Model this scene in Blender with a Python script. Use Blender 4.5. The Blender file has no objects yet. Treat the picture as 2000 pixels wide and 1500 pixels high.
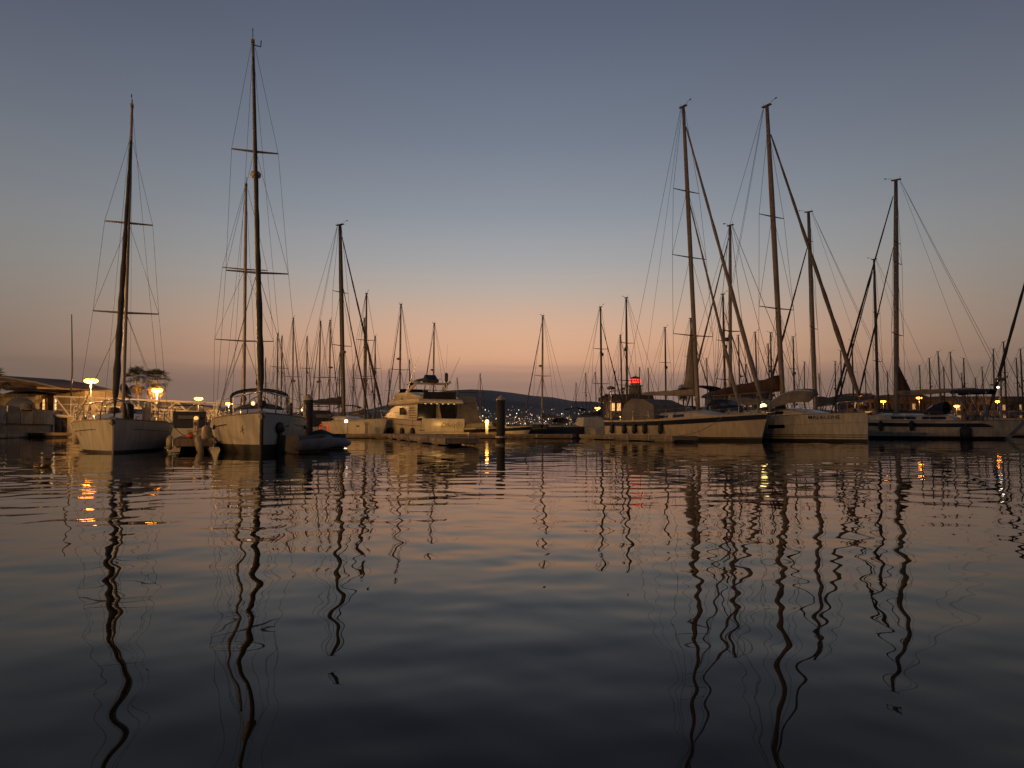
import bpy, math, random
import numpy as np
from mathutils import Vector
random.seed(7)
R = math.radians
S = bpy.context.scene
C = S.collection

# ------------------------------------------------------------------ camera
CAMZ, PITCH, F = 0.75, R(3.32), 1500.0
cd = bpy.data.cameras.new("camera")
cd.sensor_width, cd.lens = 36.0, 27.0
cd.clip_start, cd.clip_end = 0.05, 9000
cam = bpy.data.objects.new("camera", cd)
cam.location = (0, 0, CAMZ)
cam.rotation_euler = (R(90) + PITCH, 0, 0)
C.objects.link(cam)
S.camera = cam

# ------------------------------------------------------------------ dusk sky (world)
W = bpy.data.worlds.new("World")
S.world = W
W.use_nodes = True
wn, wl = W.node_tree.nodes, W.node_tree.links
wn.clear()


def srgb(r, g, b):
    f = lambda c: (c / 255 / 12.92) if c / 255 <= 0.04045 else ((c / 255 + 0.055) / 1.055) ** 2.4
    return (f(r), f(g), f(b), 1)


def ramp(nodes, stops):
    n = nodes.new("ShaderNodeValToRGB")
    e = n.color_ramp.elements
    n.color_ramp.interpolation = 'B_SPLINE' if len(stops) > 3 else 'EASE'
    while len(e) > 1:
        e.remove(e[0])
    e[0].position, e[0].color = stops[0]
    for p, c in stops[1:]:
        k = e.new(p)
        k.color = c
    return n


def wmath(op, a, b=None):
    n = wn.new("ShaderNodeMath")
    n.operation = op
    for i, v in enumerate((a, b)):
        if v is None:
            continue
        if hasattr(v, 'links'):
            wl.new(v, n.inputs[i])
        else:
            n.inputs[i].default_value = v
    return n.outputs[0]


tc = wn.new("ShaderNodeTexCoord")
sx = wn.new("ShaderNodeSeparateXYZ")
wl.new(tc.outputs["Generated"], sx.inputs[0])
hyp = wmath('SQRT', wmath('ADD', wmath('MULTIPLY', sx.outputs[0], sx.outputs[0]), wmath('MULTIPLY', sx.outputs[1], sx.outputs[1])))
elev = wmath('MULTIPLY', wmath('ARCTAN2', sx.outputs[2], hyp), 180 / math.pi)      # degrees
azim = wmath('ABSOLUTE', wmath('SUBTRACT', wmath('MULTIPLY', wmath('ARCTAN2', sx.outputs[0], sx.outputs[1]), 180 / math.pi), 1.0))
# faint streaks of cloud close to the horizon
mp = wn.new("ShaderNodeMapping")
mp.inputs["Scale"].default_value = (2.2, 2.2, 38)
wl.new(tc.outputs["Generated"], mp.inputs[0])
nz = wn.new("ShaderNodeTexNoise")
nz.inputs["Scale"].default_value = 1.6
nz.inputs["Detail"].default_value = 5
wl.new(mp.outputs[0], nz.inputs["Vector"])
lowsky = wmath('MAXIMUM', wmath('SUBTRACT', 1.0, wmath('DIVIDE', elev, 9.0)), 0.0)
streak = wmath('MULTIPLY', wmath('MULTIPLY', wmath('SUBTRACT', nz.outputs[0], 0.5), 3.4), lowsky)
e01 = wmath('DIVIDE', wmath('ADD', elev, streak), 45.0)
glow = ramp(wn, [(0.0, srgb(142, 114, 104)), (0.068, srgb(152, 122, 109)), (0.09, srgb(170, 132, 114)), (0.108, srgb(212, 160, 128)),
                 (0.14, srgb(222, 172, 138)), (0.18, srgb(212, 174, 149)), (0.22, srgb(190, 173, 160)), (0.27, srgb(168, 167, 168)),
                 (0.35, srgb(142, 149, 159)), (0.46, srgb(117, 126, 142)), (0.62, srgb(93, 102, 121)), (0.8, srgb(72, 80, 99)), (1.0, srgb(54, 61, 79))])
wl.new(e01, glow.inputs[0])
away = ramp(wn, [(0.0, srgb(104, 86, 76)), (0.08, srgb(116, 98, 86)), (0.14, srgb(127, 115, 105)), (0.2, srgb(131, 125, 118)), (0.26, srgb(132, 130, 127)),
                 (0.34, srgb(122, 126, 131)), (0.46, srgb(104, 110, 122)), (0.6, srgb(84, 90, 106)), (0.8, srgb(66, 72, 89)), (1.0, srgb(52, 58, 75))])
wl.new(e01, away.inputs[0])
side = ramp(wn, [(0.0, (0, 0, 0, 1)), (0.12, (0.12, 0.12, 0.12, 1)), (0.25, (0.5, 0.5, 0.5, 1)), (0.37, (0.92, 0.92, 0.92, 1)), (0.5, (1, 1, 1, 1))])
wl.new(wmath('DIVIDE', azim, 90.0), side.inputs[0])
mx = wn.new("ShaderNodeMixRGB")
wl.new(side.outputs[0], mx.inputs[0])
wl.new(glow.outputs[0], mx.inputs[1])
wl.new(away.outputs[0], mx.inputs[2])
# the sky opposite the sunset is deeper in dusk
dusk = ramp(wn, [(0.0, (1, 1, 1, 1)), (0.45, (0.97, 0.97, 0.97, 1)), (0.7, (0.66, 0.68, 0.74, 1)), (1.0, (0.45, 0.48, 0.56, 1))])
wl.new(wmath('DIVIDE', azim, 180.0), dusk.inputs[0])
mu = wn.new("ShaderNodeMixRGB")
mu.blend_type = 'MULTIPLY'
low = ramp(wn, [(0.0, (1, 1, 1, 1)), (0.55, (1, 1, 1, 1)), (1.0, (0.0, 0.0, 0.0, 1))])
wl.new(wmath('DIVIDE', elev, 75.0), low.inputs[0])
wl.new(low.outputs[0], mu.inputs[0])
wl.new(mx.outputs[0], mu.inputs[1])
wl.new(dusk.outputs[0], mu.inputs[2])
bg = wn.new("ShaderNodeBackground")
bg.inputs[1].default_value = 1.0
wl.new(mu.outputs[0], bg.inputs[0])
wo = wn.new("ShaderNodeOutputWorld")
wl.new(bg.outputs[0], wo.inputs[0])

S.view_settings.view_transform = 'Standard'
S.view_settings.look = 'None'
S.view_settings.exposure = 0.0
S.view_settings.gamma = 1.0
S.cycles.use_denoising = True
S.cycles.max_bounces = 6
S.cycles.sample_clamp_indirect = 4.0
S.cycles.caustics_reflective = False
S.cycles.caustics_refractive = False

SODIUM = (1.0, 0.5, 0.14)


# ------------------------------------------------------------------ helpers
def pix(px, py, Y):
    """where the sight line through a point of the photograph meets the plane at distance Y"""
    u, v = (px - 1000) / F, (750 - py) / F
    d = Vector((u, math.cos(PITCH) - v * math.sin(PITCH), math.sin(PITCH) + v * math.cos(PITCH)))
    k = Y / d.y
    return Vector((d.x * k, Y, CAMZ + d.z * k))


MATS = {}


def mat(name, col, rough=0.5, metal=0.0, var=0.12, scale=6.0, bump=0.0, emit=None, estr=0.0, stretch=(1, 1, 1)):
    if name in MATS:
        return MATS[name]
    m = bpy.data.materials.new(name)
    m.use_nodes = True
    n, l = m.node_tree.nodes, m.node_tree.links
    b = n["Principled BSDF"]
    b.inputs["Roughness"].default_value = rough
    b.inputs["Metallic"].default_value = metal
    t = n.new("ShaderNodeTexCoord")
    mpn = n.new("ShaderNodeMapping")
    mpn.inputs["Scale"].default_value = stretch
    l.new(t.outputs["Object"], mpn.inputs[0])
    ns = n.new("ShaderNodeTexNoise")
    ns.inputs["Scale"].default_value = scale
    ns.inputs["Detail"].default_value = 6
    l.new(mpn.outputs[0], ns.inputs["Vector"])
    r = ramp(n, [(0.3, tuple(c * (1 - var) for c in col) + (1,)), (0.7, tuple(min(1, c * (1 + var * 0.6)) for c in col) + (1,))])
    l.new(ns.outputs[0], r.inputs[0])
    l.new(r.outputs[0], b.inputs["Base Color"])
    if bump:
        bp = n.new("ShaderNodeBump")
        bp.inputs["Strength"].default_value = bump
        bp.inputs["Distance"].default_value = 0.02
        l.new(ns.outputs[0], bp.inputs["Height"])
        l.new(bp.outputs[0], b.inputs["Normal"])
    if emit:
        b.inputs["Emission Color"].default_value = emit + (1,)
        b.inputs["Emission Strength"].default_value = estr
    MATS[name] = m
    return m


GEL = mat("white_gelcoat", (0.45, 0.425, 0.38), 0.3, var=0.2, scale=2.2, stretch=(2.5, 2.5, 0.5))
CREAM = mat("cream_gelcoat", (0.49, 0.425, 0.33), 0.3, var=0.16, scale=1.6, stretch=(2.5, 2.5, 0.5))
GREYHULL = mat("pale_grey_gelcoat", (0.36, 0.355, 0.35), 0.35, var=0.1, scale=2.0)
NAVY = mat("navy_paint", (0.014, 0.02, 0.045), 0.3)
ANTIF = mat("dark_antifouling", (0.022, 0.02, 0.02), 0.7)
DECK = mat("deck_paint", (0.5, 0.48, 0.44), 0.7, scale=9)
TEAK = mat("weathered_teak", (0.22, 0.15, 0.09), 0.8, var=0.3, scale=5, stretch=(1, 14, 1))
ALU = mat("mast_aluminium", (0.2, 0.17, 0.15), 0.45, 0.25, var=0.12, scale=3)
ALUD = mat("dark_mast", (0.05, 0.047, 0.045), 0.5, 0.2)
WHITEM = mat("painted_mast", (0.19, 0.15, 0.125), 0.45, var=0.08, scale=2)
STEEL = mat("stainless_steel", (0.45, 0.44, 0.42), 0.25, 0.85)
WIRE = mat("rigging_wire", (0.09, 0.085, 0.08), 0.5, 0.4)
ROPE = mat("mooring_rope", (0.2, 0.17, 0.12), 0.9)
JIBD = mat("dark_sail_cloth", (0.035, 0.033, 0.036), 0.85, var=0.3, scale=4, bump=0.5)
JIBB = mat("tan_sail_cloth", (0.14, 0.115, 0.095), 0.85, var=0.25, scale=3, bump=0.4)
SAILW = mat("white_sail_cloth", (0.22, 0.185, 0.155), 0.8, var=0.15, scale=3, bump=0.4)
BROWN = mat("brown_canvas", (0.075, 0.04, 0.03), 0.9, var=0.3, scale=3, bump=0.6)
BLUEC = mat("slate_blue_canvas", (0.07, 0.08, 0.1), 0.9, var=0.25, scale=3, bump=0.5)
NAVYC = mat("navy_canvas", (0.02, 0.024, 0.04), 0.9, var=0.3, scale=3, bump=0.4)
GREYC = mat("grey_canvas", (0.17, 0.15, 0.135), 0.9, var=0.2, scale=2.5, bump=0.5)
BLACK = mat("black_rubber", (0.018, 0.017, 0.017), 0.6)
GLASS = mat("smoked_glass", (0.012, 0.012, 0.014), 0.08)
CLEARV = mat("clear_vinyl", (0.12, 0.12, 0.12), 0.15)
FEND = mat("white_fender_vinyl", (0.34, 0.29, 0.22), 0.45, var=0.2, scale=6)
ORANGE = mat("orange_buoy_plastic", (0.6, 0.14, 0.03), 0.5)
RED = mat("red_plastic", (0.5, 0.03, 0.02), 0.4)
CONC = mat("harbour_concrete", (0.3, 0.265, 0.22), 0.9, var=0.35, scale=1.3, bump=0.4)
CONCD = mat("stained_concrete", (0.2, 0.175, 0.145), 0.9, var=0.4, scale=0.9, bump=0.4)
PAVE = mat("quay_paving", (0.2, 0.18, 0.155), 0.9, var=0.25, scale=2)
WOOD = mat("pontoon_timber", (0.22, 0.17, 0.125), 0.85, var=0.35, scale=3, bump=0.4, stretch=(1, 8, 1))
FLOATM = mat("pontoon_float", (0.16, 0.14, 0.12), 0.8, var=0.35, scale=3)
STUCCO = mat("ochre_render", (0.42, 0.33, 0.22), 0.9, var=0.15, scale=1.5)
ROOFM = mat("brown_roofing", (0.12, 0.085, 0.065), 0.85, var=0.25, scale=1.2)
DARKW = mat("dark_wall", (0.12, 0.1, 0.085), 0.9, var=0.2)
GALV = mat("galvanised_steel", (0.4, 0.38, 0.35), 0.5, 0.4)
PALMT = mat("palm_trunk", (0.13, 0.1, 0.07), 0.95, var=0.3, scale=12, bump=0.6)
PALML = mat("palm_leaf", (0.06, 0.075, 0.03), 0.7, var=0.4, scale=2)
PALMD = mat("dry_palm_leaf", (0.14, 0.1, 0.055), 0.85, var=0.3, scale=2)
HILLM = mat("scrub_hillside", (0.26, 0.2, 0.165), 1.0, var=0.3, scale=0.01)
LAMP = mat("sodium_lamp_glass", (0.05, 0.03, 0.01), 0.4, emit=(1.0, 0.25, 0.022), estr=34)
WARM = mat("lit_window_glass", (0.6, 0.45, 0.25), 0.4, var=0.4, scale=1.5, emit=(1.0, 0.55, 0.2), estr=1.1)
WARMW = mat("bright_window_glass", (0.7, 0.6, 0.4), 0.4, var=0.3, scale=1.5, emit=(1.0, 0.68, 0.34), estr=1.3)
DIMW = mat("dim_window_glass", (0.5, 0.35, 0.2), 0.4, var=0.5, scale=0.8, emit=(1.0, 0.5, 0.17), estr=0.45)
NEON = mat("red_neon", (0.6, 0.05, 0.04), 0.4, emit=(1.0, 0.05, 0.03), estr=2.6)
WHITEL = mat("white_lamp_glass", (0.8, 0.8, 0.8), 0.4, emit=(1.0, 0.85, 0.65), estr=9)


class MB:
    def __init__(s):
        s.v, s.f, s.m = [], [], []

    def add(s, verts, faces, mi=0):
        o = len(s.v)
        s.v += [tuple(p) for p in verts]
        s.f += [tuple(i + o for i in f) for f in faces]
        s.m += [mi] * len(faces)
        return s

    def box(s, c, d, rz=0.0, ry=0.0, mi=0):
        hx, hy, hz = d[0] / 2, d[1] / 2, d[2] / 2
        vs = []
        for x, y, z in ((-1, -1, -1), (1, -1, -1), (1, 1, -1), (-1, 1, -1), (-1, -1, 1), (1, -1, 1), (1, 1, 1), (-1, 1, 1)):
            px, py, pz = x * hx, y * hy, z * hz
            px, pz = px * math.cos(ry) + pz * math.sin(ry), -px * math.sin(ry) + pz * math.cos(ry)
            px, py = px * math.cos(rz) - py * math.sin(rz), px * math.sin(rz) + py * math.cos(rz)
            vs.append((c[0] + px, c[1] + py, c[2] + pz))
        return s.add(vs, [(0, 3, 2, 1), (4, 5, 6, 7), (0, 1, 5, 4), (1, 2, 6, 5), (2, 3, 7, 6), (3, 0, 4, 7)], mi)

    def tube(s, pts, r, n=6, squash=1.0, mi=0, caps=True):
        pts = [Vector(p) for p in pts]
        if not hasattr(r, '__len__'):
            r = [r] * len(pts)
        vs, fs = [], []
        up = None
        for i, p in enumerate(pts):
            a = pts[max(i - 1, 0)]
            b = pts[min(i + 1, len(pts) - 1)]
            d = (b - a)
            if d.length < 1e-9:
                d = Vector((0, 0, 1))
            d.normalize()
            if up is None:
                up = Vector((0, 0, 1)) if abs(d.z) < 0.9 else Vector((1, 0, 0))
            x = d.cross(up)
            if x.length < 1e-6:
                x = d.cross(Vector((0, 1, 0)))
            x.normalize()
            y = x.cross(d).normalized()
            up = y
            for k in range(n):
                t = 2 * math.pi * k / n
                vs.append(p + x * (math.cos(t) * r[i] * squash) + y * (math.sin(t) * r[i]))
        for i in range(len(pts) - 1):
            for k in range(n):
                fs.append((i * n + k, i * n + (k + 1) % n, (i + 1) * n + (k + 1) % n, (i + 1) * n + k))
        if caps:
            fs.append(tuple(range(n - 1, -1, -1)))
            fs.append(tuple(range((len(pts) - 1) * n, len(pts) * n)))
        return s.add(vs, fs, mi)

    def lathe(s, c, prof, n=10, mi=0):
        vs, fs = [], []
        for r, z in prof:
            for k in range(n):
                t = 2 * math.pi * k / n
                vs.append((c[0] + r * math.cos(t), c[1] + r * math.sin(t), c[2] + z))
        for i in range(len(prof) - 1):
            for k in range(n):
                fs.append((i * n + k, i * n + (k + 1) % n, (i + 1) * n + (k + 1) % n, (i + 1) * n + k))
        fs.append(tuple(range(n - 1, -1, -1)))
        fs.append(tuple(range((len(prof) - 1) * n, len(prof) * n)))
        return s.add(vs, fs, mi)

    def loft(s, secs, closed=False, caps=True, mi=0):
        n = len(secs[0])
        vs = [p for q in secs for p in q]
        fs = []
        for i in range(len(secs) - 1):
            for k in range(n if closed else n - 1):
                fs.append((i * n + k, i * n + (k + 1) % n, (i + 1) * n + (k + 1) % n, (i + 1) * n + k))
        if caps:
            fs.append(tuple(range(n - 1, -1, -1)))
            fs.append(tuple(range((len(secs) - 1) * n, len(secs) * n)))
        return s.add(vs, fs, mi)

    def slab(s, prof, hw, mi=0):
        """side profile in x,z swept across y; hw(x, z) is the half width"""
        n = len(prof)
        vs = [(x, -hw(x, z), z) for x, z in prof] + [(x, hw(x, z), z) for x, z in prof]
        fs = [tuple(range(n)), tuple(range(2 * n - 1, n - 1, -1))]
        fs += [(i, i + n, (i + 1) % n + n, (i + 1) % n) for i in range(n)]
        return s.add(vs, fs, mi)

    def build(s, name, m, parent=None, smooth=False, label=None):
        me = bpy.data.meshes.new(name)
        me.from_pydata(s.v, [], s.f)
        ms = m if isinstance(m, (list, tuple)) else [m]
        for k in ms:
            me.materials.append(k)
        if len(ms) > 1:
            me.polygons.foreach_set("material_index", s.m)
        if smooth:
            me.polygons.foreach_set("use_smooth", [True] * len(me.polygons))
        me.update()
        o = bpy.data.objects.new(name, me)
        C.objects.link(o)
        if parent:
            o.parent = parent
        if label:
            o["label"] = label
        return o


def tag(o, label=None, cat=None, group=None, kind=None):
    if label:
        o["label"] = label
    if cat:
        o["category"] = cat
    if group:
        o["group"] = group
    if kind:
        o["kind"] = kind
    return o


def thing(name, label, cat, loc=(0, 0, 0), rz=0.0, group=None):
    o = bpy.data.objects.new(name, None)
    o.empty_display_size = 0.3
    C.objects.link(o)
    o.location = loc
    o.rotation_euler = (0, 0, rz)
    return tag(o, label, cat, group)


def wire(name, pts, r, parent, m=None, n=5):
    return MB().tube(pts, r, n).build(name, m or WIRE, parent, smooth=True)


def lettering(text, size, m, parent, place, name="name_lettering", shear=0.0, bold=0.0):
    """flat lettering laid on a surface: place(x, z) gives the point for a glyph vertex"""
    cu = bpy.data.curves.new("lettering", 'FONT')
    cu.offset = bold
    cu.body, cu.size, cu.shear, cu.align_x = text, size, shear, 'CENTER'
    ob = bpy.data.objects.new("lettering", cu)
    C.objects.link(ob)
    dg = bpy.context.evaluated_depsgraph_get()
    me = bpy.data.meshes.new_from_object(ob.evaluated_get(dg))
    bpy.data.objects.remove(ob)
    for v in me.vertices:
        v.co = Vector(place(v.co.x, v.co.y))
    me.materials.clear()
    me.materials.append(m)
    o = bpy.data.objects.new(name, me)
    C.objects.link(o)
    o.parent = parent
    return o


# ------------------------------------------------------------------ water: a real wavy surface
def water():
    rs = np.random.RandomState(11)
    r = [0.5]
    while r[-1] < 5200:
        r.append(r[-1] + max(0.03, r[-1] * 0.0075))
    r = np.array(r)
    dense = np.arange(-0.86, 0.8601, 0.0042)
    coarse = np.arange(0.90, 2 * math.pi - 0.90, 0.05)
    th = np.concatenate([dense, coarse])
    Rg, T = np.meshgrid(r, th, indexing='ij')
    X, Y = Rg * np.sin(T), Rg * np.cos(T) - 1.2
    Z = np.zeros_like(X)
    dth = np.where(np.arange(len(th)) < len(dense), 0.0042, 0.05)[None, :]
    spacing = np.maximum(np.maximum(0.03, Rg * 0.0075), Rg * dth)
    # calm patches and breezier patches
    patch = 0.75 + 0.35 * np.sin(X * 0.16 + 1.3 + 1.1 * np.sin(Y * 0.10)) * np.sin(Y * 0.23 + 0.6 * np.sin(X * 0.12))
    near = 0.9 + 0.35 * np.clip((Rg - 4) / 16, 0, 1)
    for lo, hi, cnt, slope, spread in ((2.2, 4.5, 9, 0.0010, 1.4), (0.9, 2.0, 16, 0.0018, 1.9), (0.42, 0.85, 20, 0.0025, 1.9), (0.2, 0.4, 20, 0.0020, 1.9), (0.1, 0.19, 14, 0.0010, 2.0)):
        for k in range(cnt):
            lam = lo * (hi / lo) ** rs.rand()
            a = math.pi / 2 + 0.25 + rs.randn() * spread * 0.6
            kx, ky = math.cos(a) * 2 * math.pi / lam, math.sin(a) * 2 * math.pi / lam
            amp = slope * lam / (2 * math.pi) * (0.6 + 0.8 * rs.rand()) * 1.414
            w = np.clip((lam / spacing - 2.0) / 2.0, 0, 1)
            bend = 0.35 * np.sin(X * 0.21 + k) * np.cos(Y * 0.17 - k)
            Z += amp * w * (patch if lam < 2.2 else 1.0) * near * np.sin(kx * X + ky * Y + bend * 2 + rs.rand() * 6.283)
    nr, nt = X.shape
    co = np.stack([X, Y, Z], -1).reshape(-1, 3)
    i = np.arange(nr - 1)[:, None] * nt
    j = np.arange(nt)[None, :]
    j2 = (j + 1) % nt
    quads = np.stack([i + j, i + nt + j, i + nt + j2, i + j2], -1).reshape(-1, 4)[:, ::-1]
    me = bpy.data.meshes.new("water")
    me.vertices.add(len(co) + 1)
    co = np.vstack([co, [[0, -1.2, 0]]])
    me.vertices.foreach_set("co", co.ravel())
    tri = np.stack([np.full(nt, len(co) - 1), np.arange(nt), (np.arange(nt) + 1) % nt], -1)[:, ::-1]
    loops = np.concatenate([quads.ravel(), tri.ravel()]).astype(np.int32)
    starts = np.concatenate([np.arange(len(quads)) * 4, len(quads) * 4 + np.arange(len(tri)) * 3]).astype(np.int32)
    me.loops.add(len(loops))
    me.loops.foreach_set("vertex_index", loops)
    me.polygons.add(len(starts))
    me.polygons.foreach_set("loop_start", starts)
    me.polygons.foreach_set("use_smooth", np.ones(len(starts), bool))
    me.update(calc_edges=True)
    me.validate()
    m = bpy.data.materials.new("harbour_water")
    m.use_nodes = True
    b = m.node_tree.nodes["Principled BSDF"]
    b.inputs["Base Color"].default_value = (0.006, 0.0065, 0.006, 1)
    b.inputs["Roughness"].default_value = 0.015
    b.inputs["IOR"].default_value = 1.165
    me.materials.append(m)
    o = bpy.data.objects.new("water", me)
    C.objects.link(o)
    o["kind"] = "structure"
    if me.polygons[0].normal.z < 0:
        me.flip_normals()


water()


# ------------------------------------------------------------------ far shore
def far_shore():
    prof = [(-2200, 22), (-900, 22), (300, 26), (620, 30), (690, 34), (730, 40), (775, 52), (820, 66), (860, 74), (905, 78), (960, 76), (1005, 72), (1060, 63),
            (1120, 55), (1190, 49), (1260, 45), (1400, 42), (1700, 34), (2200, 30), (4200, 26)]
    rows = []
    Yr = 1700.0
    for k, (frac, Yk) in enumerate(((0.0, 1150), (0.05, 1170), (0.28, 1300), (0.62, 1480), (1.0, Yr), (0.5, 2300))):
        row = []
        for j in range(161):
            p = -2200 + j * (6400 / 160)
            h = np.interp(p, [q[0] for q in prof], [q[1] for q in prof])
            x = (p - 1000) / F * Yr
            z = h / F * Yr * frac + (random.uniform(-2.2, 2.2) if 0 < k < 5 else 0) - (1 if k == 0 else 0)
            row.append((x * (0.75 + 0.25 * Yk / Yr), Yk, z))
        rows.append(row)
    o = MB().loft(rows, caps=False).build("hill", HILLM, smooth=True)
    o["kind"] = "structure"
    mb = MB()
    n = 0
    while n < 460:
        p = random.uniform(925, 1195)
        if n > 380:
            p = random.uniform(690, 1990)
        y = 836 - abs(random.gauss(0, 1)) * 17 - 3
        if not (760 < p < 1990) or y < 792:
            continue
        Yk = 1080 + (836 - y) * 7
        c = pix(p, y, Yk)
        s = random.choice([0.3, 0.35, 0.4, 0.5, 0.6, 0.9])
        mb.add([(c.x + s, c.y, c.z), (c.x, c.y + s, c.z), (c.x - s, c.y, c.z), (c.x, c.y - s, c.z), (c.x, c.y, c.z + s), (c.x, c.y, c.z - s)],
               [(0, 1, 4), (1, 2, 4), (2, 3, 4), (3, 0, 4), (1, 0, 5), (2, 1, 5), (3, 2, 5), (0, 3, 5)], random.choice([0, 0, 0, 0, 1, 2, 2]))
        n += 1
    o = mb.build("town_lights", [mat("warm_street_light", (1, .8, .5), emit=(1.0, 0.62, 0.26), estr=2.2),
                                 mat("white_street_light", (1, 1, 1), emit=(1.0, 0.9, 0.75), estr=2.6),
                                 mat("dim_street_light", (1, .7, .4), emit=(1.0, 0.5, 0.2), estr=0.9)])
    tag(o, "distant town lights twinkling along the foot of the dark hill", "town lights", kind="stuff")


far_shore()


# ------------------------------------------------------------------ street lamps
def street_lamp(x, y, h, base, power, label, group="sodium lamps along the quay", head=0.5):
    t = thing("street_lamp", label, "street lamp", (x, y, base), 0, group)
    MB().tube([(0, 0, 0), (0, 0, h * 0.5), (0, 0, h)], [0.09, 0.075, 0.06], 8).build("pole", GALV, t, True)
    MB().lathe((0, 0, 0), [(0.2, 0), (0.2, 0.05), (0.1, 0.14)], 8).build("base_plate", GALV, t)
    MB().tube([(-0.34, 0, h), (0.34, 0, h)], 0.04, 6).build("cross_arm", GALV, t)
    for s in (-1, 1):
        hd = MB().box((s * 0.34, 0, h + 0.06), (0.62, 0.4, 0.1)).build("lamp_head", GALV, t)
        MB().lathe((s * 0.34, 0, h - 0.46), [(0.1, 0), (head * 0.62, 0.05), (head * 0.92, 0.17), (head, 0.3), (head * 0.85, 0.42), (head * 0.5, 0.5)], 12).build("lamp_glass", LAMP, hd, True)
    for s in (-1, 1):
        ld = bpy.data.lights.new("lamp_light", 'POINT')
        ld.energy, ld.color, ld.shadow_soft_size = power / 2, SODIUM, 0.0
        lo = bpy.data.objects.new("lamp_light", ld)
        C.objects.link(lo)
        lo.parent = t
        lo.location = (s * 0.34, 0, h - 0.6)
    return t


QZ = 2.2
for (px, py, Y, p, lab) in ((178, 741, 97, 5000, "twin headed sodium lamp behind the gangway, near the ochre house"),
                            (307, 760, 122, 6000, "twin headed sodium lamp standing against the two palms"),
                            (388, 777, 159, 5000, "twin headed sodium lamp in front of the end of the long shed roof"),
                            (447, 787, 187, 4000, "twin headed sodium lamp past the end of the long shed"),
                            (592, 799, 215, 3000, "twin headed sodium lamp seen beside the capped pile by the dinghy")):
    c = pix(px, py, Y)
    street_lamp(c.x, Y, c.z - QZ, QZ, p, lab)
# lamp row continued out of view, added to light the camera-facing hulls
for k, (x, y, p) in enumerate(((-41, 50, 12000), (-35, 30, 9500), (-29, 10, 7500), (-23, -12, 10000))):
    street_lamp(x, y, 6.2, QZ, p, ("added out-of-view twin headed sodium lamp on the quay by the moored covered launch", "added out-of-view twin headed sodium lamp on the quay abreast of the bows",
                                   "added out-of-view twin headed sodium lamp on the bare stretch of quay", "last added out-of-view twin headed sodium lamp on the near end of the quay")[k])


# ------------------------------------------------------------------ quay on the shore side
def quay():
    edge = [(-19, -40), (-24, 4), (-39, 59), (-47, 80)]
    inner = [(-47, 80), (-54, 86), (-62, 130), (-60, 260)]
    poly = edge + inner[1:] + [(60, 262), (260, 262), (260, 420), (-420, 420), (-420, -40)]
    n = len(poly)
    mb = MB()
    mb.add([(x, y, QZ) for x, y in poly] + [(x, y, -1.2) for x, y in poly], [tuple(range(n - 1, -1, -1))] + [(i, (i + 1) % n, (i + 1) % n + n, i + n) for i in range(n)])
    o = mb.build("quay", [PAVE])
    o["kind"] = "structure"
    for (a, b) in zip(edge[1:-1], edge[2:]):
        a, b = Vector(a), Vector(b)
        L = (b - a).length
        k = max(1, round(L / 4.2))
        rz = math.atan2((b - a).y, (b - a).x)
        nrm = Vector((math.sin(rz), -math.cos(rz)))
        for i in range(k):
            c = a + (b - a) * ((i + 0.5) / k) + nrm * 0.09
            MB().box((0, 0, 0), (L / k - 0.05, 0.3, 0.95)).build("coping_block", CONC, o)
            w = bpy.data.objects[-1] if False else None
            ob = o.children[-1]
            ob.location = (c.x, c.y, QZ - 0.38 + random.uniform(-0.01, 0.01))
            ob.rotation_euler = (0, 0, rz)
            ob2 = MB().box((0, 0, 0), (L / k - 0.08, 0.2, 1.35)).build("wall_panel", CONCD if i % 2 else CONC, o)
            ob2.location = (c.x - nrm.x * 0.04, c.y - nrm.y * 0.04, 1.0)
            ob2.rotation_euler = (0, 0, rz)
            ob3 = MB().box((0, 0, 0), (L / k - 0.03, 0.42, 0.3)).build("wall_footing", CONC, o)
            ob3.location = (c.x, c.y, 0.2)
            ob3.rotation_euler = (0, 0, rz)


quay()


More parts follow.
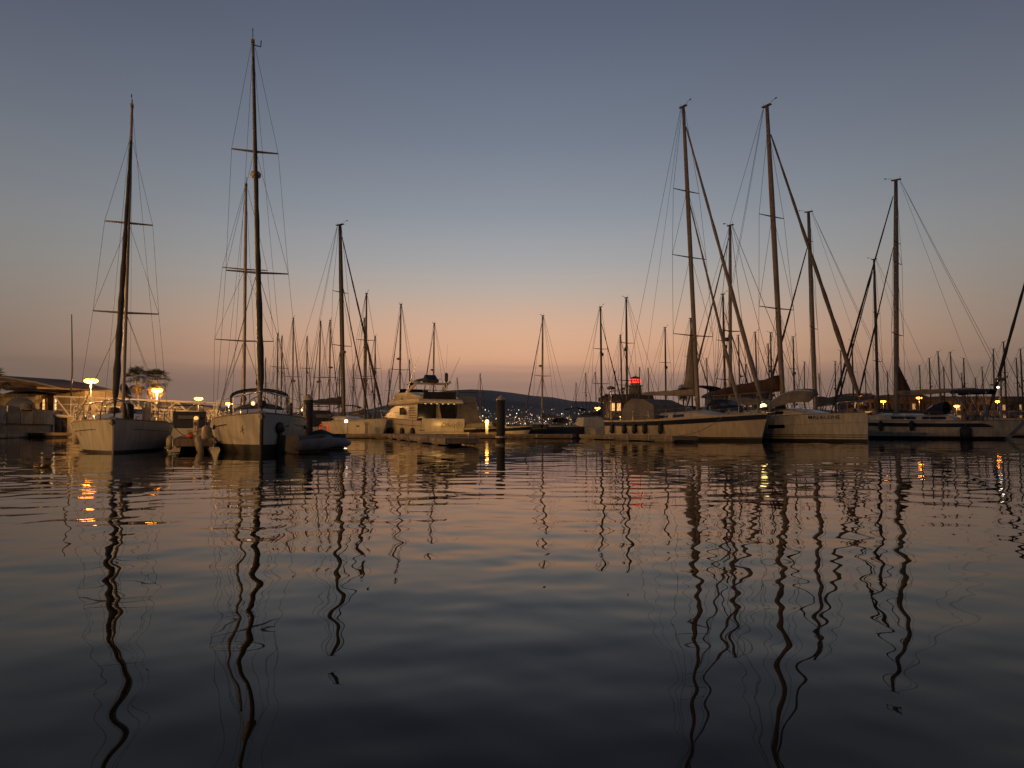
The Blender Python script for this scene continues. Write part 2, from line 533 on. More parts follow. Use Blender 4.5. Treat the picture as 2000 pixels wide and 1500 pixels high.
def house():
    # ochre house with lit windows beside the quay
    a, b = pix(64, 800, 106), pix(121, 800, 102)
    d = Vector((b.x - a.x, b.y - a.y))
    L = d.length
    rz = math.atan2(d.y, d.x)
    t = thing("ochre_house", "low ochre rendered house with two lit windows on the quay", "house", (a.x, a.y, QZ), rz)
    MB().box((L / 2, 3.0, 1.85), (L, 6, 3.7)).build("wall", STUCCO, t)
    MB().slab([(-0.4, 3.7), (L + 0.35, 3.7), (L + 0.2, 3.92), (-0.4, 4.0)], lambda x, z: 3.4).build("roof", ROOFM, t)
    t.children[-1].location = (0, 3.0, 0)
    for fx, m in ((0.40, WARM), (0.80, WARMW)):
        w = MB().box((L * fx, -0.04, 1.75), (0.6, 0.1, 1.75)).build("window", ROOFM, t)
        for i in range(2):
            for j in range(3):
                MB().box((L * fx - 0.13 + 0.26 * i, -0.1, 1.22 + 0.53 * j), (0.2, 0.03, 0.45)).build("pane", m, w)
    MB().box((L * 0.28, -0.03, 1.05), (0.55, 0.08, 2.1)).build("door", DARKW, t)
    MB().tube([(L * 0.27, -0.06, 0), (L * 0.27, -0.06, 3.1)], 0.05, 6).build("downpipe", GALV, t)
    # the wide canopy roof beyond it
    t = thing("canopy_building", "long brown building with broad overhanging roof behind the ochre house", "building", (0, 0, QZ))
    a, b = pix(-330, 800, 108), pix(60, 800, 108)
    MB().box(((a.x + b.x) / 2, 111.5, 1.6), (b.x - a.x, 5, 3.8)).build("wall", STUCCO, t)
    pts = [(-330, 735), (-120, 728), (20, 737), (75, 746), (128, 759)]
    top = [pix(p, q, 107) for p, q in pts]
    lo = [pix(p, q + 9, 107) for p, q in pts]
    secs = []
    for k in range(len(pts)):
        secs.append([(top[k].x, 106.4, lo[k].z - QZ), (top[k].x, 106.4, top[k].z - QZ - 0.15), (top[k].x + 1.0, 118, top[k].z - QZ + 0.4), (top[k].x + 1.0, 118, lo[k].z - QZ + 0.4)])
    rf = MB().loft(secs, closed=True).build("roof", ROOFM, t)
    for k in range(len(pts) - 1):
        MB().tube([(top[k].x, 106.3, top[k].z - QZ - 0.1), (top[k + 1].x, 106.3, top[k + 1].z - QZ - 0.1)], 0.12, 5).build("gutter", GALV, rf)
    e0, e1 = pix(60, 770, 106.6), pix(126, 770, 106.6)
    MB().add([(e0.x - 22, 106.7, lo[1].z - QZ - 1.6), (e1.x, 106.7, 4.1), (e1.x, 106.7, lo[4].z - QZ), (top[3].x, 106.7, lo[3].z - QZ), (top[2].x, 106.7, lo[2].z - QZ), (e0.x - 22, 106.7, lo[1].z - QZ)],
             [(0, 1, 2, 3, 4, 5)]).add([(e0.x - 22, 106.9, lo[1].z - QZ - 1.6), (e1.x, 106.9, 4.1), (e1.x, 106.9, lo[4].z - QZ), (top[3].x, 106.9, lo[3].z - QZ), (top[2].x, 106.9, lo[2].z - QZ), (e0.x - 22, 106.9, lo[1].z - QZ)],
             [(5, 4, 3, 2, 1, 0)]).build("fascia", ROOFM, t)
    # long shed receding along the quay
    t = thing("long_shed", "long low shed with dark pitched roof running along the quay", "shed", (0, 0, QZ))
    A, B = Vector((-66.0, 112)), Vector((-78, 236))
    for nm, m, sec in (("wall", DARKW, [(0, 0), (0, 2.9), (9, 2.9), (9, 0)]), ("roof", ROOFM, [(-1.2, 2.9), (4.5, 4.6), (10, 2.9), (10, 2.7), (-1.2, 2.7)])):
        u = (B - A).normalized()
        nrm = Vector((-u.y, u.x))
        s0 = [(A.x + nrm.x * p, A.y + nrm.y * p, q) for p, q in sec]
        s1 = [(B.x + nrm.x * p, B.y + nrm.y * p, q) for p, q in sec]
        MB().loft([s0, s1], closed=True).build(nm, m, t)
    for k in range(14):
        c = A + (B - A) * ((k + 0.5) / 14)
        w = MB().box((0, 0, 0), (2.6, 0.12, 1.5)).build("shutter", DARKW if k % 3 else WARM, t)
        w.location = (c.x + 0.03, c.y, 1.3)
        w.rotation_euler = (0, 0, math.atan2(u.y, u.x))
    # flag pole on the quay corner
    c = pix(138, 770, 84)
    t = thing("flag_pole", "bare tapering flag pole standing on the quay corner", "flag pole", (c.x, 84, QZ))
    top = pix(140, 616, 84)
    MB().tube([(0, 0, 0), (0.1, 0, 5), (top.x - c.x, 0, top.z - QZ)], [0.11, 0.09, 0.05], 8).build("pole", ALU, t, True)
    MB().lathe((top.x - c.x, 0, top.z - QZ), [(0.03, 0), (0.08, 0.06), (0.02, 0.12)], 8).build("finial", ALU, t)


house()


def palm(px, ytop, ybase, Y, crown, label, nf=30, dry=9, group="palms on the quay"):
    c = pix(px, ybase, Y)
    top = pix(px, ytop, Y).z - crown * 0.45
    t = thing("palm_tree", label, "palm tree", (c.x, Y, QZ), 0, group)
    h = top - QZ
    MB().tube([(0, 0, 0), (0.1, 0, h * 0.35), (0.05, 0, h * 0.7), (0, 0, h)], [0.32, 0.24, 0.2, 0.24], 9).build("trunk", PALMT, t, True)
    rnd = random.Random(int(px * 7))
    mb = MB()
    for k in range(nf + dry):
        isd = k >= nf
        a = rnd.uniform(0, 6.283)
        el = R(rnd.uniform(-30, 75)) if not isd else R(rnd.uniform(-80, -40))
        ln = crown * rnd.uniform(0.2, 0.3)
        d = Vector((math.cos(a) * math.cos(el), math.sin(a) * math.cos(el), math.sin(el)))
        o = Vector((0, 0, h)) + d * 0.1
        tip = o + d * ln + Vector((0, 0, -0.08 * ln))
        mb.tube([o, tip], 0.018, 3, mi=1 if isd else 0)
        sd = d.cross(Vector((0, 0, 1))).normalized()
        up = sd.cross(d).normalized()
        nb = 11
        fl = crown * rnd.uniform(0.26, 0.34)
        for j in range(nb):
            q = (j / (nb - 1) - 0.5) * R(150)
            b = d * math.cos(q) + sd * math.sin(q) + up * rnd.uniform(-0.1, 0.15)
            e = tip + b * fl + Vector((0, 0, -0.30 * fl * rnd.uniform(0.5, 1.5)))
            m0 = tip + b * fl * 0.55
            wv = b.cross(up).normalized() * 0.075
            mb.add([tip, m0 + wv, e, m0 - wv], [(0, 1, 2, 3)], 1 if isd else 0)
    mb.build("crown", [PALML, PALMD], t)


palm(268, 714, 800, 126, 4.7, "fan palm with dark ragged crown, set apart from the lamp")
palm(303, 716, 800, 125.5, 4.8, "fan palm with hanging dry leaves lit by the lamp", dry=16)
palm(-24, 716, 800, 84, 4.4, "fan palm rising above the canopy roof")
palm(1335, 748, 800, 240, 5.5, "spiky palm behind the furled boom, lit from below", nf=24)


# ------------------------------------------------------------------ gangway, pontoons, piles
def gangway():
    A, B = Vector((-41.5, 71, 1.95)), Vector((-20.5, 53, 0.75))
    t = thing("gangway", "sloping truss gangway with white rails leading down to pontoon", "gangway")
    d = (B - A)
    L = d.length
    u = d.normalized()
    side = Vector((-u.y, u.x, 0)).normalized()
    H = 1.75
    n = 7
    WH = mat("gangway_paint", (0.55, 0.5, 0.42), 0.5)
    for s in (-0.75, 0.75):
        o = side * s
        up = Vector((0, 0, H))
        MB().tube([A + o + up, B + o + up], 0.075, 6).build("top_rail", WH, t)
        MB().tube([A + o, B + o], 0.13, 6).build("bottom_chord", WH, t)
        MB().tube([A + o + up * 0.62, B + o + up * 0.62], 0.035, 5).build("mid_rail", WH, t)
        MB().tube([A + o + up * 0.32, B + o + up * 0.32], 0.035, 5).build("mid_rail", WH, t)
        for k in range(n):
            p, q = A + d * (k / n) + o, A + d * ((k + 1) / n) + o
            a, b = (p + up, q) if k % 2 == 0 else (p, q + up)
            MB().tube([a, b], 0.07, 6).build("diagonal", WH, t)
            MB().tube([p, p + up], 0.045, 6).build("post", WH, t)
    for k in range(40):
        c = A + d * ((k + 0.5) / 40)
        ob = MB().box((0, 0, 0), (L / 40 - 0.03, 1.4, 0.05)).build("deck_plank", WOOD, t)
        ob.location = c
        ob.rotation_euler = (0, -math.asin(u.z), math.atan2(u.y, u.x))
    for k, (x, y) in enumerate(((-42.6, 72.2), (-41.2, 70.8))):
        t = thing("gangway_pile", ("stout timber pile under the quay end of the gangway", "slim timber pile in front of the gangway end")[k], "pile", (x, y, 0))
        MB().tube([(0, 0, -1), (0, 0, 2.3 - 0.5 * k)], 0.3 - 0.07 * k, 9).build("shaft", WOOD, t, True)
        MB().lathe((0, 0, 2.3 - 0.5 * k), [(0.3 - 0.07 * k, 0), (0.26 - 0.07 * k, 0.08), (0.1, 0.1)], 9).build("cap", ROOFM, t)


gangway()


def pontoon(a, b, w, label, top=0.34, name="pontoon", sec=2.6, floats=True):
    a, b = Vector((a[0], a[1], 0)), Vector((b[0], b[1], 0))
    d = b - a
    L = d.length
    rz = math.atan2(d.y, d.x)
    t = thing(name, label, "pontoon", a, rz)
    n = max(1, round(L / sec))
    for k in range(n):
        x = (k + 0.5) * L / n
        dk = MB().box((x, 0, top - 0.03), (L / n - 0.04, w, 0.06)).build("deck_section", WOOD, t)
        np_ = max(3, int(w / 0.3))
        for s in (-1, 1):
            MB().box((x, s * (w / 2 + 0.03), top - 0.09), (L / n - 0.02, 0.06, 0.16)).build("fascia_board", WOOD, t)
            MB().box((x, s * (w / 2 - 0.05), top - 0.22), (L / n - 0.01, 0.09, 0.14)).build("side_beam", FLOATM, t)
            MB().tube([(x + L / n / 2, s * (w / 2 + 0.09), top - 0.24), (x + L / n / 2, s * (w / 2 + 0.09), top + 0.01)], 0.025, 5).build("joint_bolt", GALV, t)
        if floats and k % 2 == 0:
            MB().box((x, 0, top - 0.42), (L / n * 0.75, w * 0.86, 0.5)).build("float", FLOATM, t)
    for s in (0, 1):
        MB().box((s * L + (0.03 if s else -0.03), 0, top - 0.12), (0.06, w + 0.1, 0.22)).build("end_board", WOOD, t)
    return t


main_p = pontoon((-26, 63.6), (4.6, 57.4), 2.2, "long timber main pontoon crossing behind the open water")
pontoon((-8.8, 58.6), (-2.15, 33.0), 1.3, "narrow finger pontoon reaching out in front of the motor yacht")
pontoon((5.6, 56.0), (9.5, 42.3), 1.4, "finger pontoon lying beside the blue striped yacht")
pontoon((-21.5, 52.4), (-10.1, 24.4), 1.0, "narrow finger pontoon between the two bow-on sailing boats", top=0.42)
pontoon((-44, 69), (-38, 64.5), 2.0, "short landing pontoon at the foot of the quay", top=0.4)


def pile(px, ytop, Y, r, label):
    c = pix(px, ytop, Y)
    t = thing("mooring_pile", label, "pile", (c.x, Y, 0), 0, "capped piles of the pontoon")
    h = c.z - 0.28
    MB().tube([(0, 0, -1.2), (0, 0, h * 0.5), (0, 0, h)], r, 14).build("shaft", mat("pile_steel", (0.035, 0.03, 0.028), 0.8, var=0.4, scale=4), t, True)
    MB().lathe((0, 0, h - 0.02), [(r * 1.08, 0), (r * 1.08, 0.06), (r * 0.6, 0.17), (0.02, 0.3)], 14).build("cap", FEND, t)
    MB().lathe((0, 0, 0.2), [(r * 1.25, 0), (r * 1.25, 0.1)], 14).build("collar", GALV, t)


pile(603, 769, 36, 0.215, "dark round pile with white conical cap beside the dinghy")
pile(978, 772, 46, 0.26, "dark round pile with white conical cap standing before the main pontoon")


def bollard_light(px, py, Y, label, h=0.95, on=LAMP, power=420):
    c = pix(px, py, Y)
    z0 = 0.34
    t = thing("bollard_light", label, "bollard light", (c.x, Y, z0))
    h = max(0.4, c.z - z0)
    MB().box((0, 0, h * 0.42), (0.2, 0.2, h * 0.84)).build("post", GALV, t)
    MB().lathe((0, 0, h * 0.84), [(0.1, 0), (0.13, 0.06), (0.13, 0.16), (0.06, 0.22)], 10).build("lamp_glass", on, t)
    if power:
        ld = bpy.data.lights.new("lamp_light", 'POINT')
        ld.energy, ld.color, ld.shadow_soft_size = power, (1, 0.55, 0.14), 0.0
        lo = bpy.data.objects.new("lamp_light", ld)
        C.objects.link(lo)
        lo.parent = t
        lo.location = (0, -0.25, h + 0.1)


bollard_light(951, 822, 58.0, "short yellow lit bollard on the main pontoon beside the capped pile")
bollard_light(676, 821, 62, "small white lit bollard on the pontoon by the cream box", on=WHITEL, power=8)

bx = thing("dock_box", "cream storage box standing on the main pontoon", "dock box", (pix(705, 840, 62).x, 61.0, 0.34), -0.2)
MB().box((0, 0, 0.38), (1.35, 0.7, 0.76)).build("body", CREAM, bx)
MB().slab([(-0.72, 0.76), (0.72, 0.76), (0.6, 0.92), (-0.6, 0.92)], lambda x, z: 0.4).build("lid", GEL, bx)
MB().box((0.1, -0.36, 0.6), (0.24, 0.03, 0.1)).build("latch", BLACK, bx)
ld_ = thing("pontoon_ladder", "pair of red hoop handrails on the main pontoon edge", "ladder", (pix(635, 840, 61).x, 60.9, 0.3), -0.2)
for s in (-0.33, 0.33):
    MB().tube([(s - 0.09, 0, -0.3), (s - 0.09, 0, 0.72), (s, 0, 0.8), (s + 0.09, 0, 0.72), (s + 0.09, 0, 0.0)], 0.03, 6).build("handrail", mat("red_lit_rail", (0.7, 0.05, 0.03), 0.4, emit=(1, 0.08, 0.03), estr=0.35), ld_, True)  # emission makes the rails glow, standing in for red light on them
for z in (-0.25, 0.0):
    MB().tube([(-0.3, 0, z), (0.3, 0, z)], 0.025, 6).build("rung", GALV, ld_)


# ------------------------------------------------------------------ boats
def lerp(a, b, t):
    return a + (b - a) * t


class Hull:
    def __init__(s, L, B, fs, fb, stern=0.72, rake=0.35, srake=0.0, dip=0.06, wl=0.8, mid=0.42, fin=1.35):
        s.L, s.B, s.fs, s.fb, s.st, s.rake, s.srake, s.dip, s.wl, s.mid, s.fin = L, B, fs, fb, stern, rake, srake, dip, wl, mid, fin

    def plan(s, t):
        if t < s.mid:
            return s.st + (1 - s.st) * math.sin(math.pi / 2 * t / s.mid)
        q = min(1.0, (t - s.mid) / (1 - s.mid))
        return max(0.0, math.cos(math.pi / 2 * q ** s.fin)) ** 0.85

    def sheer(s, t):
        return s.fs + (s.fb - s.fs) * t ** 1.6 - s.dip * math.sin(math.pi * t)

    def pt(s, t, z, off=0.0, sgn=1):
        sh = s.sheer(t)
        u = z / sh
        w = lerp(0.86, s.wl * 0.75, t ** 1.5)
        g = lerp(w, 1.0, max(0, u) ** 0.75) if u >= 0 else max(0.15, w + u * 1.1)
        y = s.B / 2 * s.plan(t) * g + 0.02
        x = -s.L / 2 + s.L * t + s.rake * (u - 1) * t ** 6 + s.srake * (1 - u) * (1 - t) ** 6
        return (x, sgn * (y + off), z)

    def strip(s, zlo, zhi, name, m, parent, off=0.0, t0=0.0, t1=1.0, nt=26, nz=5, sides=(1, -1), both=True):
        mb = MB()
        for sg in sides:
            secs = []
            for i in range(nt + 1):
                t = lerp(t0, t1, i / nt)
                a, b = zlo(t), zhi(t)
                secs.append([s.pt(t, lerp(a, b, k / nz), off, sg) for k in range(nz + 1)])
            mb.loft(secs, caps=False)
        return mb.build(name, m, parent, smooth=True)

    def shell(s, parent, m, boot=ANTIF, bz=0.14):
        s.strip(lambda t: bz, s.sheer, "hull", m, parent)
        s.strip(lambda t: -0.45, lambda t: bz, "boot_stripe", boot, parent, off=0.004, nz=3)
        tr = [s.pt(0, z, 0, 1) for z in np.linspace(-0.4, s.sheer(0), 6)]
        MB().loft([tr, [(p[0], -p[1], p[2]) for p in tr]], caps=False).build("transom", m, parent)
        bow = [s.pt(1, z, 0, 1) for z in np.linspace(-0.4, s.sheer(1), 6)]
        MB().loft([bow, [(p[0], -p[1], p[2]) for p in bow]], caps=False).build("stem", m, parent)

    def deck(s, parent, m, camber=0.07, drop=0.03):
        secs = []
        for i in range(21):
            t = i / 20
            x, y, z = s.pt(t, s.sheer(t))
            secs.append([(x, y * q, z - drop + camber * (1 - q * q)) for q in (-1, -0.5, 0, 0.5, 1)])
        MB().loft(secs, caps=False).build("deck", m, parent, smooth=True)
        for sg in (1, -1):
            MB().tube([s.pt(i / 16, s.sheer(i / 16) + 0.02, -0.02, sg) for i in range(17)], 0.028, 5).build("toe_rail", TEAK, parent, True)

    def yt(s, x):
        """t for a given x at sheer height"""
        return min(1, max(0, (x + s.L / 2) / s.L))

    def half(s, x, z=None):
        t = s.yt(x)
        return s.pt(t, s.sheer(t) if z is None else z)[1]

    def top(s, x):
        return s.sheer(s.yt(x))


def trunk(parent, h, x0, x1, wf, ht, m, win=None, name="cabin"):
    """low cabin trunk with sloping ends and side windows"""
    secs = []
    n = 12
    for i in range(n + 1):
        q = i / n
        x = lerp(x0, x1, q)
        e = min(1, min(q / 0.08 + 0.55, (1 - q) / 0.3 + 0.12))
        hw = min(h.half(x) * wf, h.B / 2 * wf)
        zb = h.top(x) - 0.02
        zt = zb + ht * e
        secs.append([(x, -hw, zb), (x, -hw * 0.93, lerp(zb, zt, 0.75)), (x, -hw * 0.78, zt), (x, 0, zt + 0.06), (x, hw * 0.78, zt), (x, hw * 0.93, lerp(zb, zt, 0.75)), (x, hw, zb)])
    o = MB().loft(secs).build(name, m, parent, smooth=False)
    if win:
        for sg in (-1, 1):
            for (a, b) in win:
                vs = []
                for q in np.linspace(a, b, 5):
                    x = lerp(x0, x1, q)
                    hw = min(h.half(x) * wf, h.B / 2 * wf)
                    zb = h.top(x) - 0.02
                    e = min(1, min(q / 0.08 + 0.55, (1 - q) / 0.3 + 0.12))
                    lo, hi = 0.3, 0.68
                    vs.append([(x, sg * (lerp(hw, hw * 0.93, f / 0.75) + 0.012), zb + ht * e * f) for f in (lo, hi)])
                MB().loft(vs, caps=False).build("cabin_window", GLASS, o)
    return o


def rails(parent, h, x0, x1, n, hgt=0.62, m=None):
    for sg in (-1, 1):
        tops = []
        for i in range(n):
            x = lerp(x0, x1, i / (n - 1))
            y, z = sg * (h.half(x) - 0.06), h.top(x)
            MB().tube([(x, y, z - 0.02), (x, y, z + hgt)], 0.016, 5).build("stanchion", STEEL, parent)
            tops.append((x, y, z))
        for f in (0.98, 0.52):
            wire("lifeline", [(x, y, z + hgt * f) for x, y, z in tops], 0.008, parent, STEEL)
    xb = h.L / 2
    zt = h.top(xb) + hgt
    p = [(x1, h.half(x1) - 0.06, h.top(x1) + hgt), (xb - 0.5, h.half(xb - 0.5) * 0.9, zt), (xb + 0.08, 0.12, zt + 0.06), (xb + 0.08, -0.12, zt + 0.06), (xb - 0.5, -h.half(xb - 0.5) * 0.9, zt), (x1, -h.half(x1) + 0.06, h.top(x1) + hgt)]
    pul = MB().tube(p, 0.02, 6)
    for sg in (-1, 1):
        pul.tube([(xb - 0.45, sg * h.half(xb - 0.5) * 0.9, h.top(xb) - 0.02), (xb - 0.3, sg * h.half(xb - 0.5) * 0.75, zt)], 0.018, 5)
    pul.build("pulpit", STEEL, parent, True)
    xs = -h.L / 2 + 0.1
    p = [(x0, h.half(x0) - 0.06, h.top(x0) + hgt), (xs, h.half(xs) - 0.08, h.top(xs) + hgt), (xs, -h.half(xs) + 0.08, h.top(xs) + hgt), (x0, -h.half(x0) + 0.06, h.top(x0) + hgt)]
    pu = MB().tube(p, 0.02, 6)
    for sg in (-1, 1):
        pu.tube([(xs, sg * (h.half(xs) - 0.08), h.top(xs) - 0.02), (xs, sg * (h.half(xs) - 0.08), h.top(xs) + hgt)], 0.02, 5)
    pu.build("pushpit", STEEL, parent, True)


def rig(parent, h, xm, zt, rake=1.0, lean=0.0, mr=0.09, mm=None, spr=(), wr=0.008, jib=None, inner=None, back=1, boom=None, cover=None, coverr=0.2,
        boomz=None, head=True, jibm=None, jibr=0.1, fz=None, boom_up=0.0, cb=0.92):
    mm = mm or ALU
    zb = h.top(xm) + 0.0
    tr, tl = math.tan(R(rake)), math.tan(R(lean))
    P = lambda z, dx=0, dy=0: (xm - tr * (z - zb) + dx, tl * (z - zb) + dy, z)
    n = 14
    zs = [lerp(zb - 0.05, zt, i / n) for i in range(n + 1)]
    ms = MB().tube([P(z) for z in zs], [mr * (1 if i < n * 0.72 else lerp(1, 0.68, (i / n - 0.72) / 0.28)) for i in range(n + 1)], 10, squash=0.72).build("mast", mm, parent, True)
    if head:
        MB().box(P(zt + 0.03, -0.02), (mr * 3.6, mr * 1.2, 0.07)).build("masthead", mm, ms)
        MB().tube([P(zt, mr), P(zt + 0.2, mr * 2.2), P(zt + 0.25, mr * 4)], 0.013, 5).build("wind_vane", BLACK, ms)
        MB().tube([P(zt, -mr * 1.5), P(zt + 0.3, -mr * 1.5)], 0.009, 4).build("antenna", BLACK, ms)
        MB().box(P(zt + 0.26, mr * 4), (0.14, 0.03, 0.07)).build("vane_tail", BLACK, ms)
    fz = fz or zt - 0.15
    for sg in (-1, 1):
        last = P(fz, 0, sg * mr * 0.7)
        pts = [last]
        for (z, half, sweep) in sorted(spr, reverse=True):
            tip = (P(z)[0] - sweep, P(z)[1] + sg * half, z + 0.05)
            MB().tube([P(z, 0, sg * mr * 0.5), tip], [0.045, 0.025], 6, squash=1).build("spreader", mm, parent)
            pts.append(tip)
        y = sg * h.half(xm - 0.25) * cb
        pts.append((xm - 0.25, y, h.top(xm)))
        wire("cap_shroud", pts, wr, parent)
        sp = sorted(spr)
        for i, (z, half, sweep) in enumerate(sp):
            foot = (xm - 0.25, y, h.top(xm)) if i == 0 else (P(sp[i - 1][0])[0] - sp[i - 1][2], P(sp[i - 1][0])[1] + sg * sp[i - 1][1], sp[i - 1][0] + 0.05)
            wire("lower_shroud", [P(z - 0.12, 0, sg * mr * 0.6), foot], wr, parent)
            if i == 0:
                wire("lower_shroud", [P(z - 0.15, 0.03, sg * mr * 0.6), (xm + 0.6, sg * h.half(xm + 0.6) * cb, h.top(xm + 0.6))], wr, parent)
    rnd = random.Random(int(zt * 100))

    def furled(x0, z0, ztop, r, m, nm):
        a, b = Vector((x0, 0, z0)), Vector(P(ztop, mr))
        k = 26
        pts = [a.lerp(b, i / k) for i in range(k + 1)]
        wire("forestay", [a, b], wr * 1.2, parent)
        rr = []
        for i in range(k + 1):
            q = i / k
            e = 1.15 - 0.75 * q
            rr.append(max(wr * 1.5, r * e * (1 + 0.13 * math.sin(i * 2.1) + rnd.uniform(-0.07, 0.07))) if 0.05 < q < 0.965 else r * 0.28)
        MB().tube(pts, rr, 8).build(nm, m, parent, True)
        MB().lathe((a.x, a.y, a.z + 0.12), [(r * 0.5, 0), (r * 1.5, 0.03), (r * 1.5, 0.17), (r * 0.5, 0.2)], 10).build("furler_drum", BLACK, parent)
    if jib:
        furled(jib[0], h.top(jib[0]) + 0.08, fz if len(jib) < 2 else jib[1], jibr, jibm or JIBB, "furled_jib")
    if inner:
        furled(inner[0], h.top(inner[0]) + 0.08, inner[1], jibr * 0.75, jibm or JIBB, "furled_staysail")
    xs = -h.L / 2 + 0.12
    if back == 1:
        wire("backstay", [P(zt - 0.05, -mr * 1.6), (xs, 0, h.top(xs) + 0.05)], wr, parent)
    elif back == 2:
        for sg in (-1, 1):
            wire("backstay", [P(zt - 0.05, -mr * 1.6), (xs, sg * h.half(xs) * 0.85, h.top(xs) + 0.05)], wr, parent)
    if boom:
        bz = boomz or zb + 1.0
        e = Vector(P(bz, -mr)) + Vector((-boom, 0, boom_up))
        bo = MB().tube([P(bz, -mr), e], [0.085, 0.075], 8).build("boom", mm, parent, True)
        wire("topping_lift", [P(zt - 0.1, -mr * 1.4), e], wr * 0.8, parent)
        wire("mainsheet", [Vector(P(bz, 0)).lerp(e, 0.82), (e.x * 0.85 + xm * 0.15, 0, h.top(e.x) + 0.35)], 0.02, parent, ROPE)
        if cover:
            secs = []
            k = 14
            for i in range(k + 1):
                q = i / k
                c = Vector(P(bz, -mr * 0.6)).lerp(e, q * 0.97)
                rr = coverr * (1.25 - 0.75 * q) * (1 + 0.07 * math.sin(i * 1.7) + rnd.uniform(-0.05, 0.05))
                secs.append([(c.x, c.y + rr * 0.62 * math.cos(a) * (1 if math.sin(a) > -0.2 else 0.7), c.z - 0.02 + rr * (0.9 + math.sin(a))) for a in np.linspace(0, 2 * math.pi, 11)[:-1]])
            MB().loft(secs, closed=True).build("sail_cover", cover, parent, smooth=True)
    return P


def bow_gear(parent, h):
    xb = h.L / 2
    z = h.top(xb)
    MB().box((xb - 0.05, 0, z + 0.03), (0.75, 0.2, 0.07)).build("bow_roller", STEEL, parent)
    a = MB().tube([(xb - 0.2, 0, z + 0.09), (xb + 0.3, 0, z + 0.06)], 0.03, 6)
    a.add([(xb + 0.24, 0, z + 0.05), (xb + 0.16, 0.1, z - 0.12), (xb + 0.28, 0, z - 0.2), (xb + 0.16, -0.1, z - 0.12), (xb + 0.16, 0, z - 0.06)], [(0, 1, 2), (0, 2, 3), (1, 4, 2), (4, 3, 2), (0, 4, 1), (0, 3, 4)])
    a.build("anchor", ALUD, parent)
    for sg in (-1, 1):
        MB().tube([(xb - 0.95, sg * h.half(xb - 0.95) * 0.8, z + 0.02), (xb - 0.95, sg * h.half(xb - 0.95) * 0.8, z + 0.1), (xb - 1.15, sg * h.half(xb - 1.1) * 0.8, z + 0.1)], 0.025, 5).build("cleat", STEEL, parent)


def sprayhood(parent, h, x0, x1, w, ht, m, windows=True, zoff=0.35):
    """x0 aft edge, x1 forward foot"""
    secs = []
    for i in range(8):
        q = i / 7
        x = lerp(x0, x1, q)
        e = math.cos(q * math.pi / 2 * 0.96) ** 0.6
        zb = h.top(x) + zoff
        secs.append([(x, w * math.cos(a) * (0.75 + 0.25 * e), zb + ht * e * max(0, math.sin(a)) ** 0.6) for a in np.linspace(0, math.pi, 13)])
    o = MB().loft(secs, caps=False).build("sprayhood", m, parent, smooth=True)
    if windows:
        for k in (-1, 0, 1):
            vs = []
            for q in (0.55, 0.82):
                x = lerp(x0, x1, q)
                e = math.cos(q * math.pi / 2 * 0.96) ** 0.6
                zb = h.top(x) + zoff
                vs.append([(x + 0.03, w * math.cos(a) * (0.75 + 0.25 * e) * 1.02, zb + ht * e * max(0, math.sin(a)) ** 0.6 * 1.03) for a in np.linspace(math.pi / 2 + k * 0.62 - 0.26, math.pi / 2 + k * 0.62 + 0.26, 5)])
            MB().loft(vs, caps=False).build("window", CLEARV, o)
    return o


def arch(parent, h, x, w, ht, m, bars=2, lenx=0.9, canvas=None):
    """stern arch / bimini frame of bent tube"""
    z0 = h.top(x)
    for k in range(bars):
        dx = k * lenx
        pts = [(x + dx * 0.3, -w * 0.96, z0)] + [(x + dx, w * math.cos(a), z0 + ht - 0.28 + 0.28 * math.sin(a)) for a in np.linspace(math.pi, 0, 9)] + [(x + dx * 0.3, w * 0.96, z0)]
        MB().tube(pts, 0.024, 6).build("arch_tube", STEEL, parent, True)
    if canvas:
        secs = []
        for q in (-0.1, 0.3, 0.7, 1.1):
            dx = q * lenx * (bars - 1)
            secs.append([(x + dx, w * 0.98 * math.cos(a), z0 + ht - 0.26 + 0.3 * math.sin(a) + (0.03 if 0.2 < q < 0.8 else 0)) for a in np.linspace(math.pi, 0, 11)])
        top = MB().loft(secs, caps=False)
        top.loft([[(p[0], p[1], p[2] - 0.05) for p in s_] for s_ in secs], caps=False)
        top.build("bimini", canvas, parent, smooth=True)


def wheel(parent, x, z, r=0.45):
    mb = MB()
    mb.tube([(x, r * math.cos(a), z + r * math.sin(a)) for a in np.linspace(0, 2 * math.pi, 17)], 0.018, 5)
    for a in range(3):
        q = a * math.pi / 3
        mb.tube([(x, -r * math.cos(q), z - r * math.sin(q)), (x, r * math.cos(q), z + r * math.sin(q))], 0.012, 4)
    mb.build("steering_wheel", STEEL, parent, True)


def fender(loc, label, m, r=0.13, ln=0.6, group="fenders hung along the hulls", line=0.5):
    t = thing("fender", label, "fender", loc, 0, group)
    MB().lathe((0, 0, 0), [(r * 0.3, -ln / 2 - 0.06), (r * 0.75, -ln / 2), (r, -ln / 2 + 0.1), (r, ln / 2 - 0.1), (r * 0.75, ln / 2), (r * 0.25, ln / 2 + 0.06)], 10).build("body", m, t, True)
    wire("lanyard", [(0, 0, ln / 2), (0, 0, ln / 2 + line)], 0.012, t, ROPE)
    return t


def place(bow, ang_to):
    """boat origin from its bow point and the unit vector that points from stern to bow"""
    return bow


def boat_frame(name, label, cat, h, bow, dirv, group=None):
    d = Vector(dirv).normalized()
    c = Vector(bow) - d * (h.L / 2)
    return thing(name, label, cat, (c.x, c.y, 0), math.atan2(d.y, d.x), group), c, d


def local_to_world(t, p):
    a = t.rotation_euler[2]
    return (t.location.x + p[0] * math.cos(a) - p[1] * math.sin(a), t.location.y + p[0] * math.sin(a) + p[1] * math.cos(a), p[2])


